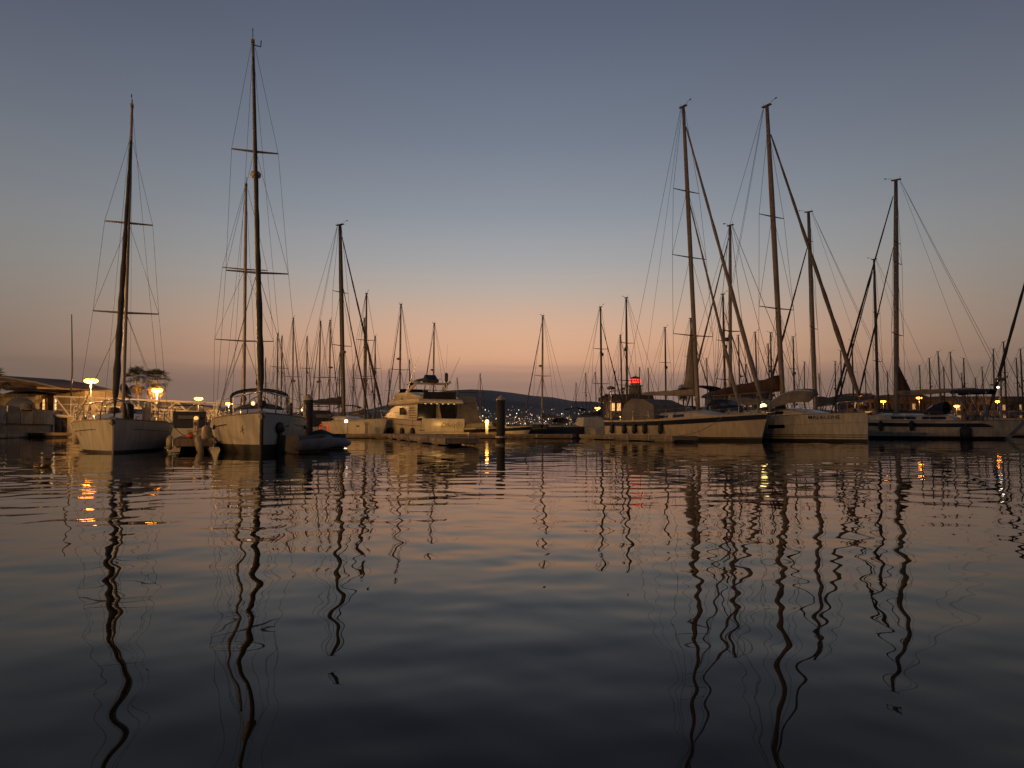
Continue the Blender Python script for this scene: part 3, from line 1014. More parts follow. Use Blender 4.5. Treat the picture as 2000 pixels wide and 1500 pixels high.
# --- boat A: white sloop, bow on, beside the gangway
hA = Hull(9.6, 3.25, 0.92, 1.03, stern=0.78, rake=0.14, wl=0.9, fin=1.5)
bA = pix(219, 884, 23.6)
tA, cA, dA = boat_frame("sailing_boat", "white bow-on sloop with dark furled jib beside the gangway", "sailing boat", hA, (bA.x, 23.6), (0.39, -0.92), "sailing boats moored bow out")
hA.shell(tA, GEL, boot=mat("grey_boot", (0.08, 0.075, 0.07), 0.5), bz=0.07)
hA.deck(tA, DECK)
hA.strip(lambda t: hA.sheer(t) - 0.29, lambda t: hA.sheer(t) - 0.27, "cove_stripe", NAVY, tA, off=0.006, t0=0.03, t1=0.93, nz=1)
trunk(tA, hA, -2.2, 2.2, 0.62, 0.36, GEL, win=[(0.12, 0.4), (0.48, 0.72)])
rails(tA, hA, -4.2, 3.6, 6, 0.55)
bow_gear(tA, hA)
zA = lambda y: pix(240, y, 27.3).z
rig(tA, hA, 0.95, zA(209), rake=0.6, lean=0.0, mr=0.085, mm=WHITEM, spr=[(zA(612), 1.06, 0.25), (zA(437), 0.78, 0.2)], wr=0.0065, jib=(4.45, zA(278)), jibr=0.1, jibm=JIBD, fz=zA(278),
    back=2, boom=3.6, cover=NAVYC, coverr=0.17, boomz=hA.top(0) + 1.1)
sprayhood(tA, hA, -2.6, -1.5, 0.85, 0.4, NAVYC, zoff=0.25)
arch(tA, hA, -4.2, 1.0, 1.0, STEEL, 1)
wheel(tA, -3.6, hA.top(-3.6) + 0.55, 0.42)
MB().tube([(4.1, 0.32, hA.top(4.1)), (4.15, 0.3, hA.top(4.1) + 0.5), (3.7, 0.42, hA.top(4) + 0.5), (3.7, 0.42, hA.top(4))], 0.09, 8).build("sail_bag", JIBD, tA, True)
MB().box((3.0, 0.85, hA.top(3) + 0.2), (0.7, 0.25, 0.62)).build("deck_cushion", FEND, tA)
tA.rotation_euler[0] = 0.0

# --- boat B: white cruising sloop, bow on, dark underbody
hB = Hull(9.8, 3.15, 1.0, 1.2, stern=0.8, rake=0.1, wl=0.95, fin=1.75, mid=0.4)
bB = pix(510, 886, 22.8)
tB, cB, dB = boat_frame("sailing_boat", "white bow-on cruising sloop with tall dark rig and black underbody", "sailing boat", hB, (bB.x, 22.8), (0.32, -0.947), "sailing boats moored bow out")
hB.shell(tB, GEL, boot=ANTIF, bz=0.27)
hB.deck(tB, DECK)
hB.strip(lambda t: hB.sheer(t) - 0.27, lambda t: hB.sheer(t) - 0.235, "cove_stripe", NAVY, tB, off=0.006, t0=0.3, t1=0.84, nz=1)
for sg in (-1, 1):
    for tt in (0.62, 0.68):
        c = hB.pt(tt, hB.sheer(tt) - 0.25, 0.012, sg)
        MB().tube([(c[0] + 0.075 * math.cos(a), c[1] + sg * 0.004, c[2] + 0.06 * math.sin(a)) for a in np.linspace(0, 2 * math.pi, 11)], 0.022, 5).build("stripe_scroll", NAVY, tB)
    em = MB()
    for k in range(5):
        q = k * 1.256
        c0 = hB.pt(0.93, 0.72, 0.012, sg)
        c1 = hB.pt(min(0.96, 0.93 + 0.012 * math.cos(q)), 0.72 + 0.14 * math.sin(q), 0.012, sg)
        em.tube([c0, c1], 0.008, 4)
    em.build("bow_emblem", GREYC, tB)
MB().tube([hB.pt(1, z, -0.0, 1)[:1] + (0.0,) + (z,) for z in np.linspace(-0.3, 1.1, 6)], 0.055, 6).build("stem_strip", BLACK, tB, True)  # dark strip running down the stem
trunk(tB, hB, -2.4, 2.4, 0.6, 0.38, GEL, win=[(0.1, 0.36), (0.42, 0.7)])
rails(tB, hB, -4.3, 3.7, 6, 0.58)
bow_gear(tB, hB)
zB = lambda y: pix(500, y, 26.6).z
PB = rig(tB, hB, 1.0, zB(88), rake=0.5, lean=-2.1, mr=0.1, mm=ALU, spr=[(zB(534), 1.04, 0.15), (zB(299), 0.78, 0.1)], wr=0.0065, jib=(4.72, zB(118)), jibr=0.085, jibm=JIBD,
         back=2, boom=3.8, cover=NAVYC, coverr=0.18, boomz=hB.top(0) + 1.15)
# radar dome in front of the mast and its bracket
rz_ = zB(348)
pr = PB(rz_)
rd = MB().lathe((pr[0] + 0.3, pr[1], pr[2] - 0.1), [(0.08, -0.05), (0.17, 0.0), (0.19, 0.1), (0.14, 0.18), (0.05, 0.2)], 14).build("radar_dome", FEND, tB, True)
MB().box((pr[0] + 0.14, pr[1], pr[2] - 0.13), (0.34, 0.12, 0.05)).build("bracket", ALU, rd)
pt_ = PB(zB(92))
MB().tube([(pt_[0], pt_[1], pt_[2]), (pt_[0], pt_[1] + 0.26, pt_[2] - 0.02), (pt_[0], pt_[1] + 0.27, pt_[2] + 0.2)], 0.022, 5).build("horn_bracket", BLACK, tB)
sprayhood(tB, hB, -2.9, -1.6, 0.95, 0.42, NAVYC, zoff=0.34)
arch(tB, hB, -4.4, 1.1, 1.3, STEEL, 3, 0.75, NAVYC)
wheel(tB, -3.5, hB.top(-3.5) + 0.6, 0.45)
MB().box((-0.7, 1.05, hB.top(0) + 0.42), (1.9, 0.07, 0.5)).build("spray_dodger", NAVYC, tB)
lantern = MB().lathe((-1.35, -0.25, hB.top(-1) + 0.62), [(0.03, 0), (0.07, 0.03), (0.07, 0.12), (0.03, 0.15)], 10).build("cockpit_lamp", WARMW, tB)
wire("mooring_line", [hB.pt(0.66, hB.sheer(0.66) - 0.28, 0.02, -1), (2.2, -2.2, 0.6)], 0.014, tB, ROPE)

# --- boat C: second mast just behind boat B
hC = Hull(10.4, 3.3, 1.05, 1.3, stern=0.74, rake=0.4)
pC = pix(478, 800, 41)
tC, _, dC = boat_frame("sailing_boat", "white sloop with bronze mast moored directly behind the dark rigged sloop", "sailing boat", hC, (pC.x + 1.5, 37.0), (0.36, -0.93), "sailing boats moored bow out")
hC.shell(tC, GEL, bz=0.12)
hC.deck(tC, DECK)
trunk(tC, hC, -2.4, 2.6, 0.62, 0.4, GEL, win=[(0.1, 0.7)])
rails(tC, hC, -4.5, 4.0, 6)
zC = lambda y: pix(478, y, 41).z
rig(tC, hC, 0.9, zC(362), rake=0.3, lean=-0.5, mr=0.12, mm=WHITEM, spr=[(zC(666), 1.5, 0.1), (zC(526), 1.15, 0.1)], wr=0.009, jib=None, back=2, boom=4, cover=NAVYC, coverr=0.2)

# --- boat D: blue striped cutter on the far side of the water
DIR = Vector((0.5, -0.866))
hD = Hull(14.2, 4.1, 1.32, 1.66, stern=0.62, rake=0.55, wl=0.85, dip=0.1)
tD, cD, dD = boat_frame("sailing_yacht", "cream cutter yacht with navy sheer stripe, moored by the finger pontoon", "sailing yacht", hD, (15.0, 45.0), DIR, "large yachts moored together")
hD.shell(tD, CREAM, boot=ANTIF, bz=0.16)
hD.deck(tD, TEAK)
hD.strip(lambda t: hD.sheer(t) - 0.36, lambda t: hD.sheer(t) - 0.08, "sheer_stripe", NAVY, tD, off=0.008, t0=0.0, t1=1.0, nz=2)
hD.strip(lambda t: 0.17, lambda t: 0.23, "waterline_stripe", NAVY, tD, off=0.006, nz=1)
hD.strip(lambda t: hD.sheer(t) - 0.08, lambda t: hD.sheer(t) + 0.04, "rubbing_strake", CREAM, tD, off=0.03, nz=1)
trunk(tD, hD, -3.4, 4.0, 0.58, 0.5, CREAM, win=[(0.06, 0.2), (0.26, 0.42), (0.48, 0.62)])
rails(tD, hD, -6.4, 5.6, 8, 0.66)
bow_gear(tD, hD)
zD = lambda y: pix(1365, y, 50).z
XD = 7.1 - 5.75
rig(tD, hD, XD, zD(198), rake=2.8, mr=0.175, mm=WHITEM, spr=[(zD(655), 1.75, 0.1), (zD(500), 1.5, 0.1), (zD(368), 1.15, 0.1)], wr=0.012, jib=(6.85, zD(240)), inner=(5.0, zD(395)), jibr=0.135,
    jibm=SAILW, back=1, boom=5.4, cover=SAILW, coverr=0.18, boomz=zD(771), boom_up=0.25)
secs = []
for q in np.linspace(0, 1, 7):
    z = lerp(zD(758), zD(640), q)
    xx = XD - math.tan(R(2.8)) * (z - hD.top(XD))
    w = lerp(0.95, 0.06, q)
    secs.append([(xx - 0.25, 0.05, z), (xx - 0.25 - w, 0.05 + 0.03 * math.sin(q * 9), z + 0.12 * w), (xx - 0.25 - w, -0.05 + 0.03 * math.sin(q * 9), z + 0.12 * w), (xx - 0.25, -0.05, z)])
MB().loft(secs, closed=True).build("storm_sail", SAILW, tD, smooth=True)
MB().slab([(-4.8, 1.3), (-4.7, 2.45), (-4.0, 2.85), (-2.6, 2.75), (-1.5, 2.35), (-1.2, 1.6), (-1.2, 1.3)], lambda x, z: 1.55 - 0.28 * max(0, z - 1.6)).build("cockpit_tent", GREYC, tD)
for sg in (-1, 1):
    MB().box((-3.0, sg * 1.33, 2.15), (1.0, 0.04, 0.42)).build("tent_window", CLEARV, tD)
arch(tD, hD, -6.4, 1.35, 2.3, STEEL, 1)
MB().tube([(-6.5, -1.1, 1.3), (-6.5, -1.1, 3.6)], 0.04, 6).build("radar_pole", STEEL, tD)
MB().lathe((-6.5, -1.1, 3.6), [(0.2, 0), (0.3, 0.06), (0.3, 0.16), (0.12, 0.25)], 12).build("radar_dome", GREYC, tD, True)
lan = thing("bow_glow", "bright yellow lantern hung on the bow rail of the cream cutter", "lantern", local_to_world(tD, (6.75, 0.0, hD.top(7) + 0.42)))  # added glowing stand-in for the lamp-lit anchor at the bow
MB().lathe((0, 0, -0.12), [(0.05, 0), (0.17, 0.05), (0.17, 0.2), (0.06, 0.26)], 10).build("lamp_glass", mat("yellow_anchor_glow", (0.9, 0.75, 0.3), emit=(1.0, 0.72, 0.22), estr=5), lan)
MB().tube([(0, 0, 0.12), (0, 0, 0.3)], 0.015, 5).build("handle", BLACK, lan)
for k, q in enumerate((0.10, 0.22, 0.31, 0.39, 0.50)):
    w = local_to_world(tD, hD.pt(q, 0.8, 0.14, -1))
    fender((w[0], w[1], 0.72), "black fender hanging between the cream cutter and its finger pontoon", BLACK, 0.17, 0.55, group="black fenders of the cream cutter", line=0.55)

def sagging(a, b, sag, parent, r=0.016):
    a, b = Vector(a), Vector(b)
    return wire("mooring_line", [a.lerp(b, q) - Vector((0, 0, sag * 4 * q * (1 - q))) for q in np.linspace(0, 1, 9)], r, parent, ROPE)


def to_local(t, w):
    a = -t.rotation_euler[2]
    x, y = w[0] - t.location.x, w[1] - t.location.y
    return (x * math.cos(a) - y * math.sin(a), x * math.sin(a) + y * math.cos(a), w[2])


sagging(hD.pt(0.84, hD.sheer(0.84) - 0.02, 0.05, -1), to_local(tD, (9.4, 43.2, 0.36)), 0.25, tD)
sagging(hD.pt(0.1, hD.sheer(0.1), 0.04, -1), to_local(tD, (6.6, 53.2, 0.36)), 0.15, tD)
sagging(hB.pt(0.55, hB.sheer(0.55), 0.03, -1), to_local(tB, (-10.4, 25.6, 0.44)), 0.12, tB, 0.012)
sagging(hA.pt(0.62, hA.sheer(0.62), 0.03, 1), to_local(tA, (-10.9, 26.2, 0.44)), 0.12, tA, 0.012)

# --- boat E: white yacht with the name on the bow
hE = Hull(14.4, 4.4, 1.35, 1.66, stern=0.86, rake=0.04, wl=0.95, dip=0.02, fin=1.7, mid=0.4)
tE, cE, dE = boat_frame("sailing_yacht", "white plumb-bowed yacht with dark name letters and brown sail cover", "sailing yacht", hE, (20.1, 43.4), DIR, "large yachts moored together")
hE.shell(tE, GEL, boot=ANTIF, bz=0.15)
hE.deck(tE, DECK)
for zz in (0.24, 0.36):
    hE.strip(lambda t: zz, lambda t: zz + 0.045, "waterline_stripe", mat("maroon_paint", (0.07, 0.025, 0.02), 0.4), tE, off=0.006, nz=1)
hE.strip(lambda t: hE.sheer(t) - 0.56, lambda t: hE.sheer(t) - 0.545, "cove_line", GREYC, tE, off=0.006, nz=1)
hE.strip(lambda t: hE.sheer(t) - 0.74, lambda t: hE.sheer(t) - 0.52, "hull_window", GLASS, tE, off=0.009, t0=0.625, t1=0.705, nz=1)
lettering("MADELEINE", 0.3, NAVY, tE, lambda x, z: hE.pt(hE.yt(5.25 + x * 1.05), z + 1.3, 0.012, -1), bold=0.003)
trunk(tE, hE, -3.2, 4.6, 0.58, 0.5, GEL, win=[(0.1, 0.3), (0.36, 0.52), (0.56, 0.7)])
rails(tE, hE, -6.5, 5.9, 8, 0.64)
bow_gear(tE, hE)
zE = lambda y: pix(1520, y, 48.6).z
XE = 7.2 - 5.9
rig(tE, hE, XE, zE(199), rake=2.4, mr=0.19, mm=WHITEM, spr=[(zE(602), 1.6, 0.1), (zE(420), 1.15, 0.1)], wr=0.012, jib=(6.95, zE(258)), jibr=0.135, jibm=JIBB, fz=zE(258),
    back=2, boom=5.8, cover=BROWN, coverr=0.42, boomz=zE(762), boom_up=-0.15)
# upturned tender lashed on the side deck
secs = []
for q in np.linspace(0, 1, 12):
    x = lerp(0.4, 4.3, q)
    w = 0.78 * min(1, (1.02 - abs(q - 0.45) * 0.9)) * (1 if q > 0.1 else 0.85)
    zc = hE.top(x) + 0.5 + 0.95 * math.sin(q * math.pi * 0.62)
    hh = 0.55 * (1 - 0.5 * abs(q - 0.5))
    secs.append([(x, -0.95 + w * math.cos(a), zc - 0.35 + hh * max(-0.15, math.sin(a)) + 0.25 * math.cos(a)) for a in np.linspace(-0.2, math.pi + 0.2, 10)])
tend = thing("tender", "pale upturned tender lashed on deck of the named white yacht", "dinghy", tE.location, tE.rotation_euler[2])
MB().loft(secs).build("hull", GREYC, tend, smooth=True)
MB().tube([s_[0] for s_ in secs], 0.07, 6).build("gunwale", BLACK, tend, True)
MB().tube([s_[5] for s_ in secs], 0.045, 6).build("keel_strip", GREYHULL, tend, True)
sprayhood(tE, hE, -4.0, -2.6, 1.5, 0.95, NAVYC, zoff=0.45)
arch(tE, hE, -6.6, 1.6, 2.4, STEEL, 2, 1.1, NAVYC)
wheel(tE, -5.2, hE.top(-5) + 0.7, 0.6)
w = local_to_world(tE, hE.pt(0.575, 0.7, 0.15, -1))
fender((w[0], w[1], 0.62), "slim black fender hanging under the dark hull window of the named yacht", BLACK, 0.13, 0.75)

# --- boat F: slate blue sail cover, behind E
hF = Hull(13.0, 4.0, 1.3, 1.55, stern=0.7, rake=0.5)
pF = pix(1591, 800, 70)
tF, _, dF = boat_frame("sailing_yacht", "white yacht with slate blue sail cover moored behind the named yacht", "sailing yacht", hF, (pF.x - 4.2, 73.2), (-0.83, 0.56))
hF.shell(tF, GEL)
hF.deck(tF, DECK)
trunk(tF, hF, -3, 3.4, 0.6, 0.5, GEL, win=[(0.1, 0.6)])
rails(tF, hF, -5.8, 5.2, 6)
zF = lambda y: pix(1592, y, 70).z
rig(tF, hF, 1.2, zF(412), rake=-0.7, mr=0.2, mm=ALU, spr=[(zF(640), 1.6, 0.1), (zF(468), 0.85, 0.1)], wr=0.014, jib=(6.2, zF(480)), jibr=0.12, jibm=JIBD, fz=zF(420), back=2, boom=4.9, cover=BLUEC, coverr=0.36,
    boomz=zF(793), boom_up=0.55)

# --- boat G: yacht with dark stripe, stern to the side
hG = Hull(13.4, 4.0, 1.28, 1.5, stern=0.7, rake=0.5, srake=1.15, wl=0.9)
tG, cG, dG = boat_frame("sailing_yacht", "white yacht with dark broad stripe ending in a point and sloping stern", "sailing yacht", hG, (25.15, 61.6), (-0.765, 0.645), "large yachts moored together")
hG.shell(tG, GEL, bz=0.2)
hG.deck(tG, TEAK)
hG.strip(lambda t: hG.sheer(t) - 0.42 - 0.0 * t, lambda t: hG.sheer(t) - 0.42 + 0.27 * min(1, max(0.02, (t - 0.11) / 0.045)), "sheer_stripe", NAVY, tG, off=0.008, t0=0.11, t1=1, nz=2)
trunk(tG, hG, -2.6, 4.4, 0.6, 0.52, GEL, win=[(0.08, 0.3), (0.36, 0.6)])
rails(tG, hG, -5.9, 5.2, 8, 0.66)
zG = lambda y: pix(1746, y, 57.7).z
XG = 6.7 - 5.2
rig(tG, hG, XG, zG(350), rake=1.4, mr=0.19, mm=ALU, spr=[(zG(652), 1.75, 0.1), (zG(511), 1.35, 0.1), (zG(472), 0.9, 0.1)], wr=0.012, jib=(6.4, zG(380)), inner=(4.6, zG(480)), jibr=0.1, jibm=JIBD, back=2,
    boom=5.2, cover=SAILW, coverr=0.17, boomz=zG(772), boom_up=0.3)
secs = []
for q in np.linspace(0, 1, 7):
    z = lerp(zG(770), zG(712), q)
    w = lerp(0.95, 0.05, q)
    secs.append([(XG - 0.2, 0.05, z), (XG - 0.2 - w, 0.05, z + 0.05 * w), (XG - 0.2 - w, -0.05, z + 0.05 * w), (XG - 0.2, -0.05, z)])
MB().loft(secs, closed=True).build("storm_sail", BROWN, tG, smooth=True)
sprayhood(tG, hG, -1.9, -0.6, 1.35, 0.95, NAVYC, zoff=0.5)
arch(tG, hG, -4.6, 1.45, 2.25, STEEL, 3, 1.0, NAVYC)
wheel(tG, -4.3, hG.top(-4) + 0.75, 0.55)
MB().tube([(-5.4, 1.15, 1.2), (-5.4, 1.15, 4.05)], 0.05, 6).build("radar_pole", STEEL, tG)
MB().lathe((-5.4, 1.15, 4.0), [(0.16, 0), (0.32, 0.06), (0.32, 0.2), (0.12, 0.28)], 12).build("radar_dome", GREYC, tG, True)
MB().tube([(-5.4, 0.6, 4.0), (-5.4, 1.9, 4.0), (-5.4, 1.9, 4.4)], 0.02, 5).build("antenna_bracket", STEEL, tG)
clamp = MB().lathe((-5.3, 1.15, 3.55), [(0.04, 0), (0.09, 0.03), (0.04, 0.1)], 8).build("deck_light", WHITEL, tG)
MB().box((-5.9, 0, 0.36), (1.1, 1.9, 0.06)).build("bathing_platform", TEAK, tG)
for k, q in enumerate((0.93, 0.78, 0.66, 0.5)):
    w = local_to_world(tG, hG.pt(q, 0.95, 0.15, 1))
    fender((w[0], w[1], 0.95), "dark fender hanging on the broad striped yacht", NAVYC, 0.16, 0.62, group="dark fenders of the broad striped yacht", line=0.3)
w = local_to_world(tG, hG.pt(0.235, 0.5, 0.32, 1))
fender((w[0], w[1], 0.42), "large round black fender near the stern of the broad striped yacht", BLACK, 0.36, 0.8, line=0.5)

# --- boat H and I
hH = Hull(12.0, 3.7, 1.2, 1.5, stern=0.7, rake=0.5)
pH = pix(1716, 800, 80)
tH, _, _d = boat_frame("sailing_yacht", "slim masted yacht moored behind the bow of the broad striped yacht", "sailing yacht", hH, (pH.x - 3.6, 83.5), (-0.7, 0.7))
hH.shell(tH, GREYHULL)
hH.deck(tH, DECK)
trunk(tH, hH, -2.6, 3.2, 0.6, 0.45, GEL, win=[(0.1, 0.6)])
zH = lambda y: pix(1716, y, 80).z
rig(tH, hH, 1.0, zH(507), rake=0.0, mr=0.15, mm=ALUD, spr=[(zH(706), 1.35, 0.1), (zH(612), 1.0, 0.1)], wr=0.014, jib=(5.7, zH(530)), jibr=0.1, jibm=JIBD, back=1, boom=4.2, cover=NAVYC, coverr=0.24)
hI = Hull(15.0, 4.4, 1.4, 1.8, stern=0.7, rake=0.6)
tI, _, _d = boat_frame("sailing_yacht", "large yacht with heavy furled forestay lying past the sloping stern", "sailing yacht", hI, (44.5, 72.5), (-0.72, 0.69))
hI.shell(tI, GREYHULL)
hI.deck(tI, DECK)
trunk(tI, hI, -3.6, 4.2, 0.6, 0.55, GEL, win=[(0.1, 0.6)])
rails(tI, hI, -6.6, 6.0, 7)
rig(tI, hI, 1.2, 24.0, rake=0.5, mr=0.2, mm=ALU, spr=[(8.5, 1.9, 0.1), (13.5, 1.5, 0.1), (18.5, 1.1, 0.1)], wr=0.014, jib=(7.2, 23.5), jibr=0.15, jibm=JIBD, back=2, boom=6, cover=GREYC, coverr=0.36, boomz=4.2)

# --- boat J: dark masted ketchy sloop beyond the main pontoon
hJ = Hull(13.0, 3.9, 1.25, 1.6, stern=0.66, rake=0.6)
pJ = pix(671, 800, 68)
tJ, _, _d = boat_frame("sailing_yacht", "dark masted yacht with sloping furled forestays beyond the main pontoon", "sailing yacht", hJ, (pJ.x + 4.4, 64.8), (0.8, -0.58))
hJ.shell(tJ, GEL)
hJ.deck(tJ, TEAK)
trunk(tJ, hJ, -2.6, 3.4, 0.6, 0.5, GEL, win=[(0.1, 0.6)])
rails(tJ, hJ, -5.8, 5.0, 7)
zJ = lambda y: pix(665, y, 68).z
rig(tJ, hJ, 1.1, zJ(437), rake=2.6, mr=0.235, mm=ALUD, spr=[(zJ(675), 1.2, 0.1), (zJ(570), 0.9, 0.1)], wr=0.014, jib=(6.1, zJ(462)), inner=(4.4, zJ(560)), jibr=0.1, jibm=JIBD, back=2, boom=5.0, cover=NAVYC, coverr=0.3,
    boomz=zJ(789), boom_up=0.1)
MB().lathe((0.9, 0, zJ(690)), [(0.1, 0), (0.28, 0.05), (0.28, 0.2), (0.1, 0.26)], 10).build("radar_dome", GREYC, tJ, True)


# ------------------------------------------------------------------ motor craft
def motor_yacht():
    h = Hull(12.4, 4.1, 1.35, 1.95, stern=0.93, rake=1.1, wl=0.62, dip=-0.05, fin=1.9, mid=0.35)
    d = Vector((-0.5, 0.866))
    t = thing("motor_yacht", "cream flybridge motor yacht moored stern to the main pontoon", "motor yacht", (-5.5 + d.x * 6.2, 61.4 + d.y * 6.2, 0), math.atan2(d.y, d.x))
    h.shell(t, CREAM, bz=0.12)
    h.deck(t, CREAM, drop=0.02)
    h.strip(lambda q: h.sheer(q) - 0.42, lambda q: h.sheer(q) - 0.385, "hull_line", NAVY, t, off=0.006, nz=1)
    MB().box((-6.75, 0, 0.38), (1.15, 3.6, 0.14)).build("swim_platform", CREAM, t)
    MB().box((-6.28, 0, 1.0), (0.14, 3.72, 1.1)).build("transom_panel", CREAM, t)
    lettering("Olivia", 0.55, ROOFM, t, lambda x, z: (-6.358, -0.35 - x, z + 0.84), shear=0.35)
    em = MB()
    em.tube([(-6.36, -1.35 + 0.26 * math.cos(a), 1.02 + 0.26 * math.sin(a)) for a in np.linspace(0, 2 * math.pi, 17)], 0.015, 4)
    for a in (0.4, 1.2, 2.0, 2.8):
        em.tube([(-6.36, -1.35 - 0.15 * math.cos(a), 0.9), (-6.36, -1.35 + 0.2 * math.cos(a), 1.02 + 0.2 * math.sin(a))], 0.014, 4)
    em.build("round_emblem", ROOFM, t)
    MB().box((-6.37, 0.25, 0.62), (0.02, 0.55, 0.06)).build("vent", BLACK, t)
    hw = lambda x, z: 1.78 - 0.12 * max(0, z - 1.3) - max(0, x - 1.0) * 0.16
    # side wings of the saloon, open towards the stern
    house_ = MB().slab([(-4.9, 1.3), (-4.9, 2.78), (0.2, 2.78), (1.8, 2.45), (3.2, 2.05), (4.8, 1.85), (4.8, 1.5)], hw).build("deckhouse", CREAM, t)
    MB().box((-4.92, 0, 2.05), (0.03, 3.36, 1.4)).build("cockpit_shade_panel", GLASS, house_)  # dark sheet standing in for the shade inside the cockpit opening
    for sg in (-1, 1):
        MB().slab([(-5.95, 1.3), (-5.3, 2.78), (-4.1, 2.78), (-4.1, 1.3)], lambda x, z: 0.06).build("cockpit_wing", CREAM, t)
        t.children[-1].location = (0, sg * 1.68, 0)
        for k in range(5):
            MB().box((-4.2 + 0.05 * k, sg * 1.76, 1.62 + 0.2 * k), (1.6 - 0.1 * k, 0.03, 0.05)).build("louvre", ROOFM, t)
        MB().slab([(-2.6, 1.9), (-2.6, 2.15), (-1.9, 2.5), (-1.2, 2.5), (-1.2, 1.9)], lambda x, z: 0.02).build("side_window", GLASS, house_)
        house_.children[-1].location = (0, sg * 1.7, 0)
    fly = MB().slab([(-6.0, 2.86), (-5.9, 2.76), (1.4, 2.76), (2.0, 2.95), (0.6, 3.15), (-5.7, 3.12)], lambda x, z: 1.95 - max(0, x) * 0.2).build("flybridge_deck", CREAM, t)
    MB().slab([(-5.5, 3.1), (-5.5, 3.35), (-3.0, 3.75), (0.0, 3.8), (1.9, 3.05)], lambda x, z: 1.72 - max(0, x) * 0.2).build("flybridge_coaming", CREAM, t)
    MB().box((-5.53, 0, 3.42), (0.03, 2.9, 0.56)).build("flybridge_screen", GLASS, fly)
    MB().slab([(-0.1, 3.78), (0.5, 3.55), (0.55, 3.6), (-0.3, 4.15), (-0.4, 4.15)], lambda x, z: 1.3).build("windscreen", GLASS, fly)
    for sg in (-1, 1):
        MB().tube([(-1.2, sg * 1.62, 3.3), (-3.9, sg * 1.4, 4.42)], 0.13, 8, squash=0.6).build("arch_leg", CREAM, t, True)
    MB().tube([(-3.9, -1.75, 4.62), (-3.9, -1.4, 4.45), (-3.9, 0, 4.45), (-3.9, 1.4, 4.45), (-3.9, 1.75, 4.62)], 0.1, 8).build("arch_beam", CREAM, t, True)
    for y in (-0.9, -0.2, 0.3):
        MB().tube([(-4.1, y, 3.1), (-4.1, y, 4.42)], 0.025, 5).build("rail_post", STEEL, t)
    MB().tube([(-5.5, -1.5, 3.82), (-5.5, 1.5, 3.82)], 0.025, 6).build("flybridge_rail", STEEL, t)
    # folded dark bimini and covered aerials on top of the arch
    MB().slab([(-4.3, 4.55), (-4.3, 4.75), (-4.0, 4.88), (-3.6, 5.22), (-3.3, 4.95), (-1.4, 4.95), (1.0, 4.55), (-1.4, 4.84), (-2.8, 4.72), (-3.6, 4.5)], lambda x, z: 0.3 if x > -2 else 0.5).build("folded_bimini", NAVYC, t)
    MB().lathe((-3.4, 1.1, 4.48), [(0.1, 0), (0.26, 0.05), (0.26, 0.13), (0.08, 0.2)], 12).build("radar_dome", GEL, t, True)
    MB().lathe((-4.0, -1.3, 4.6), [(0.05, 0), (0.14, 0.12), (0.15, 0.65), (0.1, 0.78)], 10).build("covered_aerial", BLACK, t, True)
    MB().tube([(-4.0, -1.3, 4.4), (-4.0, -1.3, 4.65)], 0.03, 5).build("aerial_foot", STEEL, t)
    for sg, tip in ((1, (-3.5, 1.0, 6.7)), (-1, (-3.5, -2.8, 6.8))):
        MB().tube([(-2.4, sg * 1.7, 3.4), tip], [0.03, 0.012], 5).build("outrigger", STEEL, t)
    MB().tube([(-2.9, -1.7, 3.4), (-3.0, -1.85, 7.9)], [0.02, 0.008], 5).build("whip_aerial", STEEL, t)
    for k in range(6):
        MB().box((-5.5 + 0.02 * k, -1.3 + 0.5 * k, 2.74), (0.08, 0.12, 0.03)).build("down_light", WARMW, t)
    p = [h.pt(q, h.sheer(q) + 0.55, -0.1, 1) for q in np.linspace(0.35, 1, 8)]
    MB().tube(p + [(x, -y, z) for x, y, z in p[::-1]], 0.02, 5).build("bow_rail", STEEL, t, True)
    for sg in (-1, 1):
        for q in np.linspace(0.4, 0.92, 5):
            a, b = h.pt(q, h.sheer(q), -0.08, sg), h.pt(q, h.sheer(q) + 0.55, -0.1, sg)
            MB().tube([a, b], 0.015, 5).build("rail_stanchion", STEEL, t)
    for ch in list(t.children):
        if ch.name.split(".")[0] in ("deckhouse", "flybridge_deck", "flybridge_coaming", "transom_panel", "swim_platform", "cockpit_wing", "folded_bimini"):
            bv = ch.modifiers.new("rounding", 'BEVEL')
            bv.width, bv.segments, bv.limit_method = 0.05 if "wing" in ch.name else 0.16, 3, 'ANGLE'
            bv.angle_limit = R(20)
            ch.data.polygons.foreach_set("use_smooth", [True] * len(ch.data.polygons))
    for q in (0.12, 0.3, 0.52, 0.6):
        w = local_to_world(t, h.pt(q, 0.6, 0.16, 1))
        fender((w[0], w[1], 0.52), "black fender hanging on the cream motor yacht", BLACK, 0.17, 0.5, group="black fenders of the motor yacht", line=0.7)


motor_yacht()


